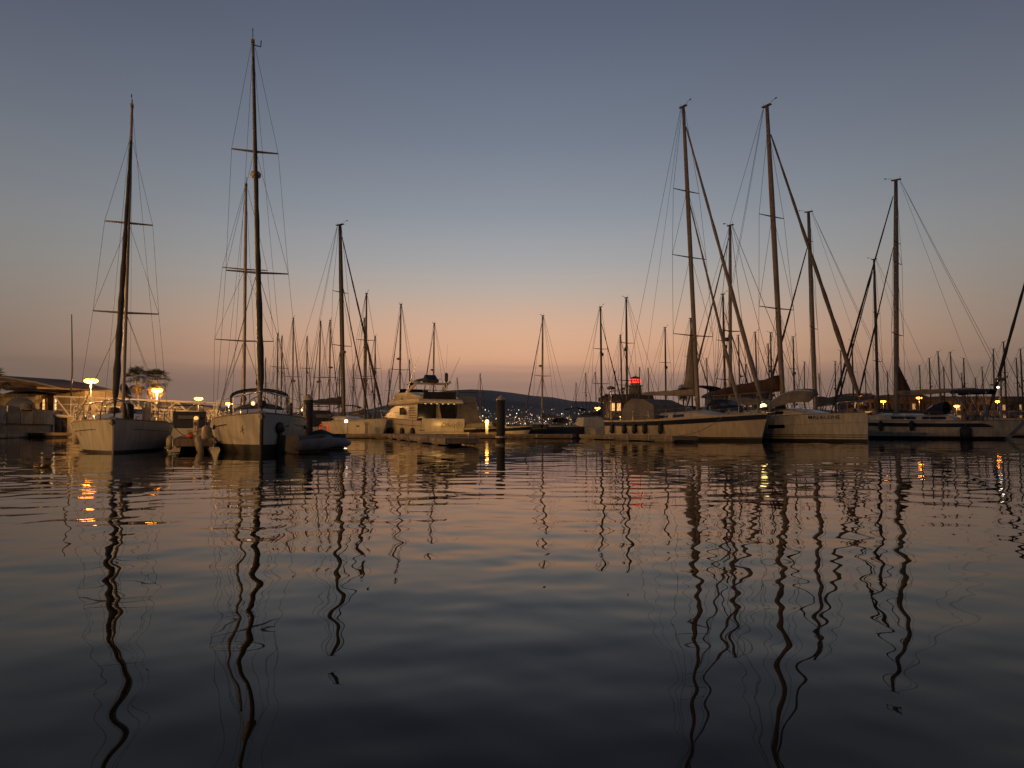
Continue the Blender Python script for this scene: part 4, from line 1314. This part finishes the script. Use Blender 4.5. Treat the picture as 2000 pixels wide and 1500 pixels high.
def motor_cruiser(bow, dirv, L, B, label, hullm, canopy, cabin_h, open_=False, stripe=None, name="motor_boat", canopym=GREYC, group=None):
    h = Hull(L, B, 0.8 * L / 8 + 0.15, 1.05 * L / 8 + 0.2, stern=0.92, rake=0.9 * L / 9, wl=0.7, dip=0.0, fin=1.7, mid=0.35)
    t, _, d = boat_frame(name, label, "motor boat", h, bow, dirv, group)
    h.shell(t, hullm, bz=0.1)
    h.deck(t, GEL)
    if stripe:
        h.strip(lambda q: h.sheer(q) - 0.34, lambda q: h.sheer(q) - 0.08, "hull_stripe", stripe, t, off=0.006, nz=1)
    zb = h.top(0)
    if not open_:
        MB().slab([(-L * 0.12, zb - 0.05), (-L * 0.12, zb + cabin_h), (L * 0.12, zb + cabin_h), (L * 0.24, zb + cabin_h * 0.35), (L * 0.4, zb + 0.12), (L * 0.4, zb - 0.05)],
                  lambda x, z: B * 0.4 - 0.1 * (z - zb) - max(0, x) * 0.15).build("cabin", GEL, t)
        MB().slab([(L * 0.125, zb + cabin_h * 0.93), (L * 0.225, zb + cabin_h * 0.45), (L * 0.235, zb + cabin_h * 0.5), (L * 0.13, zb + cabin_h * 1.0)], lambda x, z: B * 0.33).build("windscreen", GLASS, t)
    else:
        MB().slab([(L * 0.02, zb), (L * 0.0, zb + 0.5), (L * 0.03, zb + 0.5), (L * 0.14, zb)], lambda x, z: B * 0.38).build("windscreen", GLASS, t)
        MB().slab([(-L * 0.42, zb - 0.02), (-L * 0.38, zb + 0.3), (-L * 0.05, zb + 0.42), (L * 0.0, zb)], lambda x, z: B * 0.4).build("cockpit_cover", canopym, t)
    if canopy:
        MB().slab([(-L * 0.46, zb - 0.05), (-L * 0.43, zb + canopy * 0.6), (-L * 0.38, zb + canopy), (-L * 0.12, zb + canopy * 1.02), (-L * 0.05, zb + canopy * 0.7), (-L * 0.1, zb)],
                  lambda x, z: B * 0.44 - 0.12 * max(0, z - zb)).build("canvas_enclosure", canopym, t)
        MB().tube([(-L * 0.4, -B * 0.33, zb + canopy), (-L * 0.4, -B * 0.33, zb + canopy + 0.35), (-L * 0.4, B * 0.33, zb + canopy + 0.35), (-L * 0.4, B * 0.33, zb + canopy)], 0.035, 6).build("light_arch", BLACK, t)
        MB().box((-L * 0.447, 0, zb + canopy * 0.62), (0.03, B * 0.5, canopy * 0.22)).build("rear_window", CLEARV, t)
    pr_ = [h.pt(q, h.sheer(q) + 0.4, -0.1, 1) for q in np.linspace(0.5, 1, 6)]
    MB().tube(pr_ + [(x, -y, z) for x, y, z in pr_[::-1]], 0.018, 5).build("bow_rail", STEEL, t, True)
    for sg in (-1, 1):
        for q in (0.55, 0.7, 0.85):
            MB().tube([h.pt(q, h.sheer(q), -0.08, sg), h.pt(q, h.sheer(q) + 0.4, -0.1, sg)], 0.014, 5).build("rail_stanchion", STEEL, t)
    return t, h


motor_cruiser((-6.1, 73.0), (-0.28, 0.96), 9.0, 2.4, "pale motor boat under a tall grey canvas enclosure beside motor yacht", GREYHULL, 2.3, 0.9)
motor_cruiser((1.7, 62.2), (0.985, -0.17), 6.0, 2.1, "low speedboat with dark stripe and cover behind the capped pile", CREAM, 0, 0.4, open_=True, stripe=NAVY)
motor_cruiser((pix(1140, 840, 72).x - 1.0, 72.5), (-0.35, 0.94), 7.0, 2.5, "grey hulled cabin boat moored behind the end of main pontoon", GREYHULL, 0, 0.8)
motor_cruiser((pix(634, 840, 72).x - 2.5, 73.0), (-0.5, 0.866), 7.5, 2.3, "white cabin cruiser with dark rounded canopy behind the red handrails", GEL, 1.35, 0.8, canopym=NAVYC)
motor_cruiser((pix(1105, 840, 75).x, 68.5), (0.97, -0.2), 5.0, 1.9, "small dark open boat lying behind the main pontoon", NAVY, 0, 0.3, open_=True, canopym=BLACK)


def rib(loc, rz, label, m, outboard=True, L=2.7, W=1.45, group=None):
    t = thing("inflatable_dinghy", label, "dinghy", loc, rz, group)
    r = 0.2
    path = [(-L / 2, -W / 2 + r, 0.2)]
    path += [(-L / 2 + 0.3, -W / 2 + r, 0.2), (L * 0.15, -W / 2 + r, 0.22)]
    path += [(L * 0.15 + L * 0.35 * math.sin(a), (-W / 2 + r) * math.cos(a), 0.22 + 0.12 * math.sin(a)) for a in np.linspace(0.3, math.pi - 0.3, 9)]
    path += [(L * 0.15, W / 2 - r, 0.22), (-L / 2 + 0.3, W / 2 - r, 0.2), (-L / 2, W / 2 - r, 0.2)]
    MB().tube(path, [r * 0.55] + [r] * (len(path) - 2) + [r * 0.55], 10).build("tube", m, t, True)
    MB().slab([(-L / 2 + 0.25, 0.05), (-L / 2 + 0.25, 0.12), (L * 0.4, 0.2), (L * 0.4, 0.12), (0, -0.12), (-L / 2 + 0.25, -0.1)], lambda x, z: W / 2 - r - max(0, x) * 0.25).build("floor", GREYC, t)
    MB().box((-L / 2 + 0.22, 0, 0.28), (0.06, W - 2 * r + 0.1, 0.5)).build("transom", GREYC, t)
    MB().box((-0.1, 0, 0.36), (0.24, W - 2 * r + 0.15, 0.05)).build("thwart", WOOD, t)
    if outboard:
        MB().tube([(-L / 2 - 0.2, 0, 0.72), (-L / 2 - 0.15, 0, 0.74), (-L / 2, 0, 0.76), (-L / 2 + 0.16, 0, 0.75), (-L / 2 + 0.22, 0, 0.73)], [0.06, 0.15, 0.18, 0.15, 0.07], 12, squash=0.8).build("outboard_cowl", BLACK, t, True)
        MB().box((-L / 2 + 0.02, 0, 0.28), (0.14, 0.1, 0.7)).build("outboard_leg", BLACK, t)
        MB().tube([(-L / 2 + 0.1, 0, 0.78), (-L / 2 + 0.6, 0.05, 0.82)], 0.025, 6).build("tiller", BLACK, t)
    return t


rib((pix(590, 872, 24.9).x, 24.9, 0.02), R(75), "grey inflatable dinghy with black outboard beside the dark rigged sloop", GREYC)
rib((pix(626, 872, 28.6).x, 28.4, 0.02), R(-128), "pale inflatable dinghy with dark load drifting past the capped pile", mat("pale_blue_tube", (0.19, 0.2, 0.22), 0.6), outboard=False, L=2.1, W=1.25)
ld2 = thing("tarpaulin_bundle", "dark green tarpaulin bundle heaped in the pale inflatable dinghy", "tarpaulin", (pix(626, 872, 28.6).x, 28.4, 0.3), R(-128))
secs = [[(x, 0.34 * e * math.cos(a) + 0.03 * math.sin(x * 9), 0.04 + 0.34 * e * max(0, math.sin(a)) * (1 + 0.15 * math.sin(5 * a + x * 4))) for a in np.linspace(0, math.pi, 9)] for x, e in ((-0.6, 0.3), (-0.45, 0.85), (-0.1, 1), (0.25, 0.9), (0.55, 0.5), (0.65, 0.2))]
MB().loft(secs).build("canvas", mat("dark_green_tarp", (0.02, 0.035, 0.03), 0.85, var=0.3, bump=0.5), ld2, smooth=True)

# white fenders between the two near boats and on boat A
for k, (px, py, Y, ln, lab) in enumerate(((150, 850, 25.6, 0.5, "short white fender hanging off the shore side of the white sloop"),
                                          (163, 833, 25.0, 0.55, "plump white fender at the shoulder of the white sloop"),
                                          (401, 853, 24.6, 0.62, "long white fender against the hull of the dark rigged sloop"),
                                          (389, 870, 24.2, 0.5, "white fender dangling at the end of the narrow finger pontoon"),
                                          (332, 864, 24.3, 0.34, "small round white fender at the corner of the finger pontoon"))):
    c = pix(px, py, Y)
    f_ = fender((c.x, Y, c.z), lab, FEND, 0.115 if k != 4 else 0.12, ln, line=0.35)
    if k == 3:
        f_.rotation_euler = (0, R(-14), 0)
bu = thing("orange_float", "orange plastic float lying on the end of the finger pontoon", "float", (-10.55, 25.2, 0.5))
MB().lathe((0, 0, 0), [(0.03, -0.1), (0.1, -0.07), (0.14, 0), (0.1, 0.08), (0.03, 0.11)], 10).build("body", ORANGE, bu, True)
MB().tube([(0, 0, 0.1), (0.04, 0, 0.16), (0.0, 0, 0.2), (-0.04, 0, 0.16), (0, 0, 0.1)], 0.012, 5).build("ring", BLACK, bu)
motor_cruiser((pix(372, 840, 47).x - 1.2, 50.0), (-0.36, 0.93), 6.2, 2.3, "small white launch with navy hood tied beyond the narrow finger pontoon", GEL, 0.9, 0.6, canopym=NAVYC)
motor_cruiser((pix(438, 840, 58).x, 60.5), (-0.3, 0.95), 7.0, 2.5, "cream cabin launch lying below the foot of the gangway", CREAM, 0, 0.95)
for k, (px_, Y_) in enumerate(((352, 45), (398, 52))):
    pd = thing("service_pedestal", ("white service pedestal with lit cap midway along the narrow finger pontoon", "white service pedestal with lit cap near the root of the finger pontoon")[k], "pedestal", (-21.5 + 11.4 * (0.3 - 0.22 * k), 52.4 - 28.0 * (0.3 - 0.22 * k), 0.42))
    MB().box((0, 0, 0.42), (0.22, 0.2, 0.84)).build("post", FEND, pd)
    MB().box((0, -0.11, 0.6), (0.16, 0.03, 0.2)).build("socket_panel", BLACK, pd)
    MB().lathe((0, 0, 0.84), [(0.12, 0), (0.13, 0.05), (0.13, 0.14), (0.04, 0.2)], 8).build("lit_cap", mat("amber_cap", (0.8, 0.6, 0.3), emit=(1.0, 0.5, 0.14), estr=1.1), pd)
rb = thing("red_buoy", "round red mooring buoy resting on deck of dark rigged sloop", "buoy", local_to_world(tB, (-2.4, 1.1, hB.top(-2.4) + 0.22)))
MB().lathe((0, 0, 0), [(0.04, -0.22), (0.15, -0.17), (0.22, 0), (0.16, 0.15), (0.05, 0.21)], 12).build("body", RED, rb, True)
MB().tube([(0, 0, 0.2), (0.04, 0, 0.26), (0, 0, 0.3), (-0.04, 0, 0.26), (0, 0, 0.2)], 0.015, 5).build("eye", BLACK, rb)
# covered launch parked on the quay edge
lt = thing("covered_launch", "dark covered launch resting on chocks along the quay edge", "boat", (pix(42, 790, 66).x, 66, QZ), R(-52))
secs = []
for q in np.linspace(0, 1, 12):
    x = lerp(-3.0, 3.2, q)
    w = 1.05 * (1 - 0.9 * max(0, q - 0.55) ** 1.3 * 2.0)
    zt = 0.45 + 0.5 * math.exp(-((q - 0.35) / 0.25) ** 2) + 0.12 * (1 - q)
    secs.append([(x, max(0.05, w) * math.cos(a), 0.25 + zt * max(0, math.sin(a)) ** 0.7) for a in np.linspace(0, math.pi, 9)])
MB().loft(secs).build("cover", NAVYC, lt, smooth=True)
MB().loft([[(p[0], p[1] * 1.0, p[2] - 0.02) for p in (s_[0], (s_[0][0], s_[0][1] * 0.5, 0.12), (s_[0][0], -s_[0][1] * 0.5, 0.12), s_[-1])] for s_ in secs]).build("hull", GREYHULL, lt, smooth=True)
for x in (-1.6, 1.2):
    MB().box((x, 0, 0.07), (0.2, 1.3, 0.14)).build("chock", WOOD, lt)
MB().tube([(-2.0, -0.5, 0.7), (-2.0, -0.5, 1.55), (-2.0, 0.5, 1.55), (-2.0, 0.5, 0.7)], 0.04, 6).build("frame_hoop", BLACK, lt)
MB().tube([(0.0, -0.4, 0.9), (0.0, -0.4, 1.5), (0.0, 0.4, 1.5), (0.0, 0.4, 0.9)], 0.04, 6).build("frame_hoop", BLACK, lt)


# ------------------------------------------------------------------ the crowd of masts behind
def proto_boat(variant):
    r_ = random.Random(variant)
    h = Hull(11.0, 3.5, 1.1, 1.4, stern=0.72, rake=0.45)
    t = thing("moored_sailing_boat", "x", "sailing boat")
    h.shell(t, (GEL, GREYHULL, CREAM, NAVY)[variant % 4], bz=0.14)
    h.deck(t, DECK)
    trunk(t, h, -2.4, 3.0, 0.6, 0.42, GEL, win=[(0.12, 0.7)])
    cov = (NAVYC, GREYC, BROWN, BLUEC)[variant % 4]
    spr = [(5.6, 1.2, 0.1), (9.4, 0.95, 0.1)] if variant % 2 == 0 else [(7.0, 1.1, 0.1)]
    rig(t, h, 0.9, 14.0, rake=(0.4, 1.2, 0.0, 0.8)[variant % 4], mr=0.135, mm=(ALUD, ALU, ALUD, ALU)[variant % 4], spr=spr, wr=0.016, jib=None if variant == 2 else (5.2, 13.2 if variant % 2 else 12.2), jibr=0.075,
        jibm=(JIBD, JIBB, JIBD, JIBB)[variant % 4], back=1, boom=3.9, cover=cov, coverr=0.23)
    if variant in (1, 3):
        zr = 6.4 if variant == 1 else 8.1
        xr = 0.9 - math.tan(R((0.4, 1.2, 0.0, 0.8)[variant])) * (zr - 1.2)
        MB().lathe((xr + 0.36, 0, zr), [(0.12, 0), (0.27, 0.05), (0.27, 0.16), (0.1, 0.22)], 10).build("radar_dome", GREYC, t, True)
        MB().box((xr + 0.15, 0, zr - 0.02), (0.4, 0.1, 0.05)).build("radar_bracket", ALU, t)
    if variant in (0, 2):
        MB().add([(0.85, 0.75, 4.6), (0.45, 0.78, 4.5), (0.47, 0.74, 4.2), (0.85, 0.75, 4.25)], [(0, 1, 2, 3), (3, 2, 1, 0)]).build("courtesy_flag", BROWN, t)
        MB().lathe((1.15, 0, 8.6), [(0.05, 0), (0.1, 0.08), (0.1, 0.3), (0.05, 0.36)], 8).build("radar_reflector", BLACK, t)
    if variant % 2:
        sprayhood(t, h, -2.9, -1.7, 1.1, 0.7, cov, windows=False)
    else:
        arch(t, h, -4.6, 1.25, 2.0, STEEL, 2, 0.9, cov)
    return t


def copy_thing(root):
    c = root.copy()
    C.objects.link(c)
    for ch in root.children:
        d = ch.copy()
        C.objects.link(d)
        d.parent = c
        for g in ch.children:
            e = g.copy()
            C.objects.link(e)
            e.parent = d
    return c


BG = [(543, 652), (551, 657), (573, 622), (600, 658), (626, 628), (645, 626), (712, 622), (716, 574), (733, 657), (783, 595), (800, 703), (848, 632), (938, 730), (893, 738),
      (1060, 617), (1125, 748), (1144, 729), (1163, 727), (1173, 600), (1201, 725), (1223, 582), (1249, 718), (1266, 719), (1299, 640), (1349, 622), (1412, 575), (1426, 441), (1442, 655), (1475, 649), (1500, 672),
      (1505, 650), (1549, 658), (1571, 707), (1631, 706), (1642, 685), (1664, 666), (1733, 726), (1796, 714), (1815, 700), (1832, 687), (1843, 718), (1856, 688), (1878, 729), (1882, 700), (1918, 717),
      (1940, 682), (1955, 720), (1960, 668), (1985, 700), (1993, 682), (664, 690), (1380, 700), (1600, 730), (1690, 728), (1750, 735), (1456, 712), (1212, 655), (1525, 722), (1905, 738), (1770, 742), (519, 700), (690, 712), (760, 722)]
taken = []
WG = None


def clear(x, y, s, dirs):
    for (a, b, s2, d2) in taken:
        dx, dy = x - a, y - b
        if dx * dx + dy * dy > 260:
            continue
        al = abs(dx * d2.x + dy * d2.y)
        pe = abs(dx * d2.y - dy * d2.x)
        if pe < 3.9 * max(s, s2) * 0.92 and al < 6.2 * (s + s2) * 0.95:
            return False
    return True


for t_, h_ in ((tC, hC), (tD, hD), (tE, hE), (tF, hF), (tG, hG), (tH, hH), (tI, hI), (tJ, hJ)):
    a_ = t_.rotation_euler[2]
    taken.append((t_.location.x, t_.location.y, h_.L / 11.0, Vector((math.cos(a_), math.sin(a_)))))
taken.append((-8.6, 66.8, 1.2, Vector((-0.5, 0.866))))
taken.append((pix(905, 840, 70).x, 68.7, 0.9, Vector((-0.28, 0.96))))
taken.append((pix(1140, 840, 72).x, 69.2, 0.8, Vector((-0.35, 0.94))))
taken.append((pix(634, 840, 72).x - 1, 69.8, 0.8, Vector((-0.5, 0.866))))
protos = [proto_boat(v) for v in range(4)]
used = [False] * 4
kinds = ("white sloop with navy sail cover", "grey sloop with grey sprayhood", "cream sloop with brown sail cover", "navy sloop with slate blue cover")
ZONES = [(585, "seen past the stern of the dark rigged sloop"), (660, "moored beyond the capped pile by the dinghy"), (705, "moored behind the dark masted yacht"),
         (765, "between the dark masted yacht and motor yacht"), (960, "moored behind the motor yacht"), (1150, "moored alone before the lit hillside town"),
         (1235, "moored before the cafe with the tower"), (1310, "moored behind the stern of the cream cutter"), (1400, "moored behind the mast of the cream cutter"),
         (1465, "between the masts of cutter and named yacht"), (1535, "moored behind the brown covered boom"), (1615, "moored behind the tender of the named yacht"),
         (1700, "moored behind the slate blue covered boom"), (1780, "moored behind the mast of the striped yacht"), (1850, "moored before the plain quayside block"),
         (1925, "moored before the near end of the arcade"), (9999, "moored before the middle of the long arcade")]
order = sorted(BG, key=lambda p: p[1])
for i, (px, yt) in enumerate(order):
    best = None
    rr = random.Random(px * 31 + yt)
    v = rr.choice([0, 0, 1, 1, 2, 3])
    flip = rr.random() < (0.25 if px > 1000 else 0.2)
    d = Vector((0.5, -0.866)) if not flip else Vector((-0.5, 0.866))
    for Y in list(np.arange(62, 200, 1.5)):
        H = pix(px, yt, Y).z
        s = H / 14.0
        if not (0.68 < s < 1.5):
            continue
        top = pix(px, yt, Y)
        rk = math.tan(R((0.4, 1.2, 0.0, 0.8)[v])) * 12.8
        x, y = top.x - d.x * (0.9 - rk) * s, Y - d.y * (0.9 - rk) * s
        if y < (61 if 1405 < px < 1450 else 70) or (x < -14 and y < 76):
            continue
        if clear(x, y, s, d):
            best = (x, y, s)
            break
    if not best:
        print("no berth for", px, yt)
        continue
    x, y, s = best
    taken.append((x, y, s, d))
    if not used[v]:
        t = protos[v]
        used[v] = True
    else:
        t = copy_thing(protos[v])
    t.location = (x, y, 0)
    t.scale = (s, s, s)
    t.rotation_euler = (0, 0, math.atan2(d.y, d.x))
    if (px, yt) == (551, 657):
        WG = (t, s)
    where = [w for (lim, w) in ZONES if px < lim][0]
    t["label"] = ("tall " if H > 16.5 else "") + kinds[v] + " " + where
    t["group"] = ("far moored sloops with navy covers", "far moored grey hulled sloops", "far moored sloops with brown covers", "far moored navy hulled sloops")[v]
for v in range(4):
    if not used[v]:
        for ch in list(protos[v].children):
            bpy.data.objects.remove(ch)
        bpy.data.objects.remove(protos[v])

if WG:
    wt, ws = WG
    zz = 5.6 / ws
    MB().tube([(-4.9, 0.9, 0.9), (-4.9, 0.9, zz)], 0.045, 6).build("generator_pole", ALU, wt)
    nac = MB().tube([(-4.6, 0.9, zz), (-5.2, 0.9, zz)], [0.1, 0.05], 8).build("wind_generator", GREYC, wt)
    for k in range(5):
        a = k * 1.2566 + 0.3
        P_ = lambda r, w, dx: (-4.58 + dx, 0.9 + r * math.cos(a) - w * math.sin(a), zz + r * math.sin(a) + w * math.cos(a))
        MB().add([P_(0.04, -0.05, 0), P_(0.04, 0.05, 0.02), P_(0.75, 0.04, 0.04), P_(0.5, -0.1, 0.02)], [(0, 1, 2, 3), (3, 2, 1, 0)]).build("blade", BLACK, nac)


# ------------------------------------------------------------------ far quayside on the right
def far_quay():
    o = MB().box((75, 275, 0.5), (290, 90, 1.9)).build("promenade", PAVE)
    o["kind"] = "structure"
    # cafe with lit windows
    Y = 234
    a, b = pix(1186, 800, Y), pix(1275, 800, Y)
    t = thing("cafe", "dark roofed cafe with glowing windows under the small tower", "cafe", ((a.x + b.x) / 2, Y + 5, 1.4))
    w = b.x - a.x
    zl = lambda y: pix(1230, y, Y).z - 1.4
    MB().box((0, 0, zl(806) / 2), (w, 9, zl(806))).build("lower_wall", DARKW, t)
    MB().box((0, 1.0, (zl(806) + zl(783)) / 2), (w * 0.98, 7, zl(783) - zl(806) - 0.02)).build("upper_wall", DARKW, t)
    MB().slab([(-w / 2 - 1.4, zl(783)), (-w / 2 - 1.6, zl(775)), (-w / 2, zl(770)), (w / 2, zl(770)), (w / 2 + 0.5, zl(783))], lambda x, z: 5.4).build("roof", ROOFM, t)
    n = 9
    for k in range(n):
        x = -w / 2 + (k + 0.5) * w / n
        fr = MB().box((x, -2.56, (zl(803) + zl(786)) / 2), (w / n - 0.15, 0.1, zl(786) - zl(803))).build("window", DARKW, t)
        if k not in (0, 3):
            MB().box((x, -2.64, (zl(803) + zl(786)) / 2), (w / n - 0.4, 0.06, zl(787) - zl(802))).build("pane", WARMW if k in (5, 8) else WARM, fr)
    # ornamental lighthouse tower carrying the red sign
    c = pix(1245, 770, Y)
    t = thing("sign_tower", "small ochre lighthouse tower with red neon band on the cafe roof", "tower", (c.x, Y + 4, zl(772) + 1.4))
    z0 = zl(772)
    r0 = 14 / F * Y * 0.98
    MB().lathe((0, 0, 0), [(r0, 0), (r0 * 0.88, zl(753) - z0)], 18).build("shaft", mat("tower_render", (0.5, 0.33, 0.12), 0.8), t, True)
    MB().lathe((0, 0, zl(753) - z0), [(r0 * 1.12, 0), (r0 * 1.12, 0.25)], 18).build("gallery", GEL, t)
    MB().lathe((0, 0, zl(753) - z0 + 0.25), [(r0 * 0.72, 0), (r0 * 0.72, zl(739) - zl(752))], 18).build("lantern_room", STUCCO, t)
    MB().lathe((0, 0, zl(739) - z0), [(r0 * 0.78, 0), (r0 * 0.66, 0.45), (r0 * 0.3, 0.8), (0.05, 0.95)], 18).build("dome", ROOFM, t, True)
    MB().tube([(0, 0, zl(735) - z0), (0, 0, zl(729) - z0)], 0.06, 5).build("finial", BLACK, t)
    zs, ze = zl(746) - z0, zl(739.5) - z0
    ring = r0 * 0.76
    for z in (zs, ze):
        MB().tube([(ring * math.cos(a), ring * math.sin(a), z) for a in np.linspace(0, 2 * math.pi, 25)], 0.09, 5).build("neon_tube", NEON, t)
    for k in range(22):
        a = k * 2 * math.pi / 22
        MB().tube([(ring * math.cos(a), ring * math.sin(a), zs + 0.15), (ring * math.cos(a + (k % 3) * 0.06), ring * math.sin(a + (k % 3) * 0.06), ze - 0.12)], 0.085, 4).build("neon_stroke", NEON, t)
    ld = bpy.data.lights.new("lamp_light", 'POINT')  # light without a fixture, added so the tower looks lit orange
    ld.energy, ld.color, ld.shadow_soft_size = 2600, (1, 0.55, 0.12), 0.0
    lo = bpy.data.objects.new("lamp_light", ld)
    C.objects.link(lo)
    lo.parent = t
    lo.location = (r0 + 2.5, -2.5, -0.5)
    # other buildings
    for (p0, p1, Yb, yr, lab, cat, n, lit, m) in ((1392, 1506, 236, 762, "low quayside restaurant with a row of amber windows", "building", 10, (1, 3, 5, 6), STUCCO),
                                                  (1655, 1712, 238, 768, "small flat roofed kiosk building with two bright lights", "building", 5, (1,), DARKW),
                                                  (1722, 1816, 240, 771, "plain two storey quayside block with scattered lit windows", "building", 8, (5,), DARKW),
                                                  (1822, 2150, 236, 774, "long quayside arcade with wide brown roof", "arcade", 22, (3, 9, 11), DARKW)):
        a, b = pix(p0, 800, Yb), pix(p1, 800, Yb)
        w = b.x - a.x
        hz = pix(p0, yr, Yb).z - 1.4
        t = thing("quayside_building", lab, cat, ((a.x + b.x) / 2, Yb + 5, 1.4))
        MB().box((0, 0, hz * 0.41), (w, 9, hz * 0.82)).build("wall", m, t)
        MB().slab([(-w / 2 - 0.8, hz * 0.82), (-w / 2 - 0.8, hz * 0.88), (-w / 2 + 1.5, hz), (w / 2 - 1.5, hz), (w / 2 + 0.8, hz * 0.88), (w / 2 + 0.8, hz * 0.82)], lambda x, z: 6.0 - (z - hz * 0.82) * 0.8).build("roof", ROOFM, t)
        for k in range(n):
            x = -w / 2 + (k + 0.5) * w / n
            for row, f in ((0, 0.22), (1, 0.58)):
                fr = MB().box((x, -4.53, hz * f + hz * 0.05), (w / n * 0.6, 0.1, hz * 0.22)).build("window", ROOFM, t)
                on = (k in lit) and (row == 1 or k % 2)
                MB().box((x, -4.6, hz * f + hz * 0.05), (w / n * 0.5, 0.06, hz * 0.18)).build("pane", DIMW if on else GLASS, fr)
    for (px, py, p, lab) in ((1167, 796, 900, "twin headed sodium lamp at the cafe corner"),
                             (1681, 774, 300, "twin headed sodium lamp before the kiosk"), (1795, 776, 300, "twin headed sodium lamp between block and arcade"),
                             (1948, 783, 300, "twin headed sodium lamp before the long arcade"), (1725, 783, 300, "twin headed sodium lamp before the plain block"),
                             (1868, 792, 300, "twin headed sodium lamp in front of the arcade end")):
        c = pix(px, py, 231.5)
        street_lamp(c.x, 231.5, c.z - 1.45, 1.45, p, lab, "sodium lamps on the far quayside", head=0.45)


far_quay()
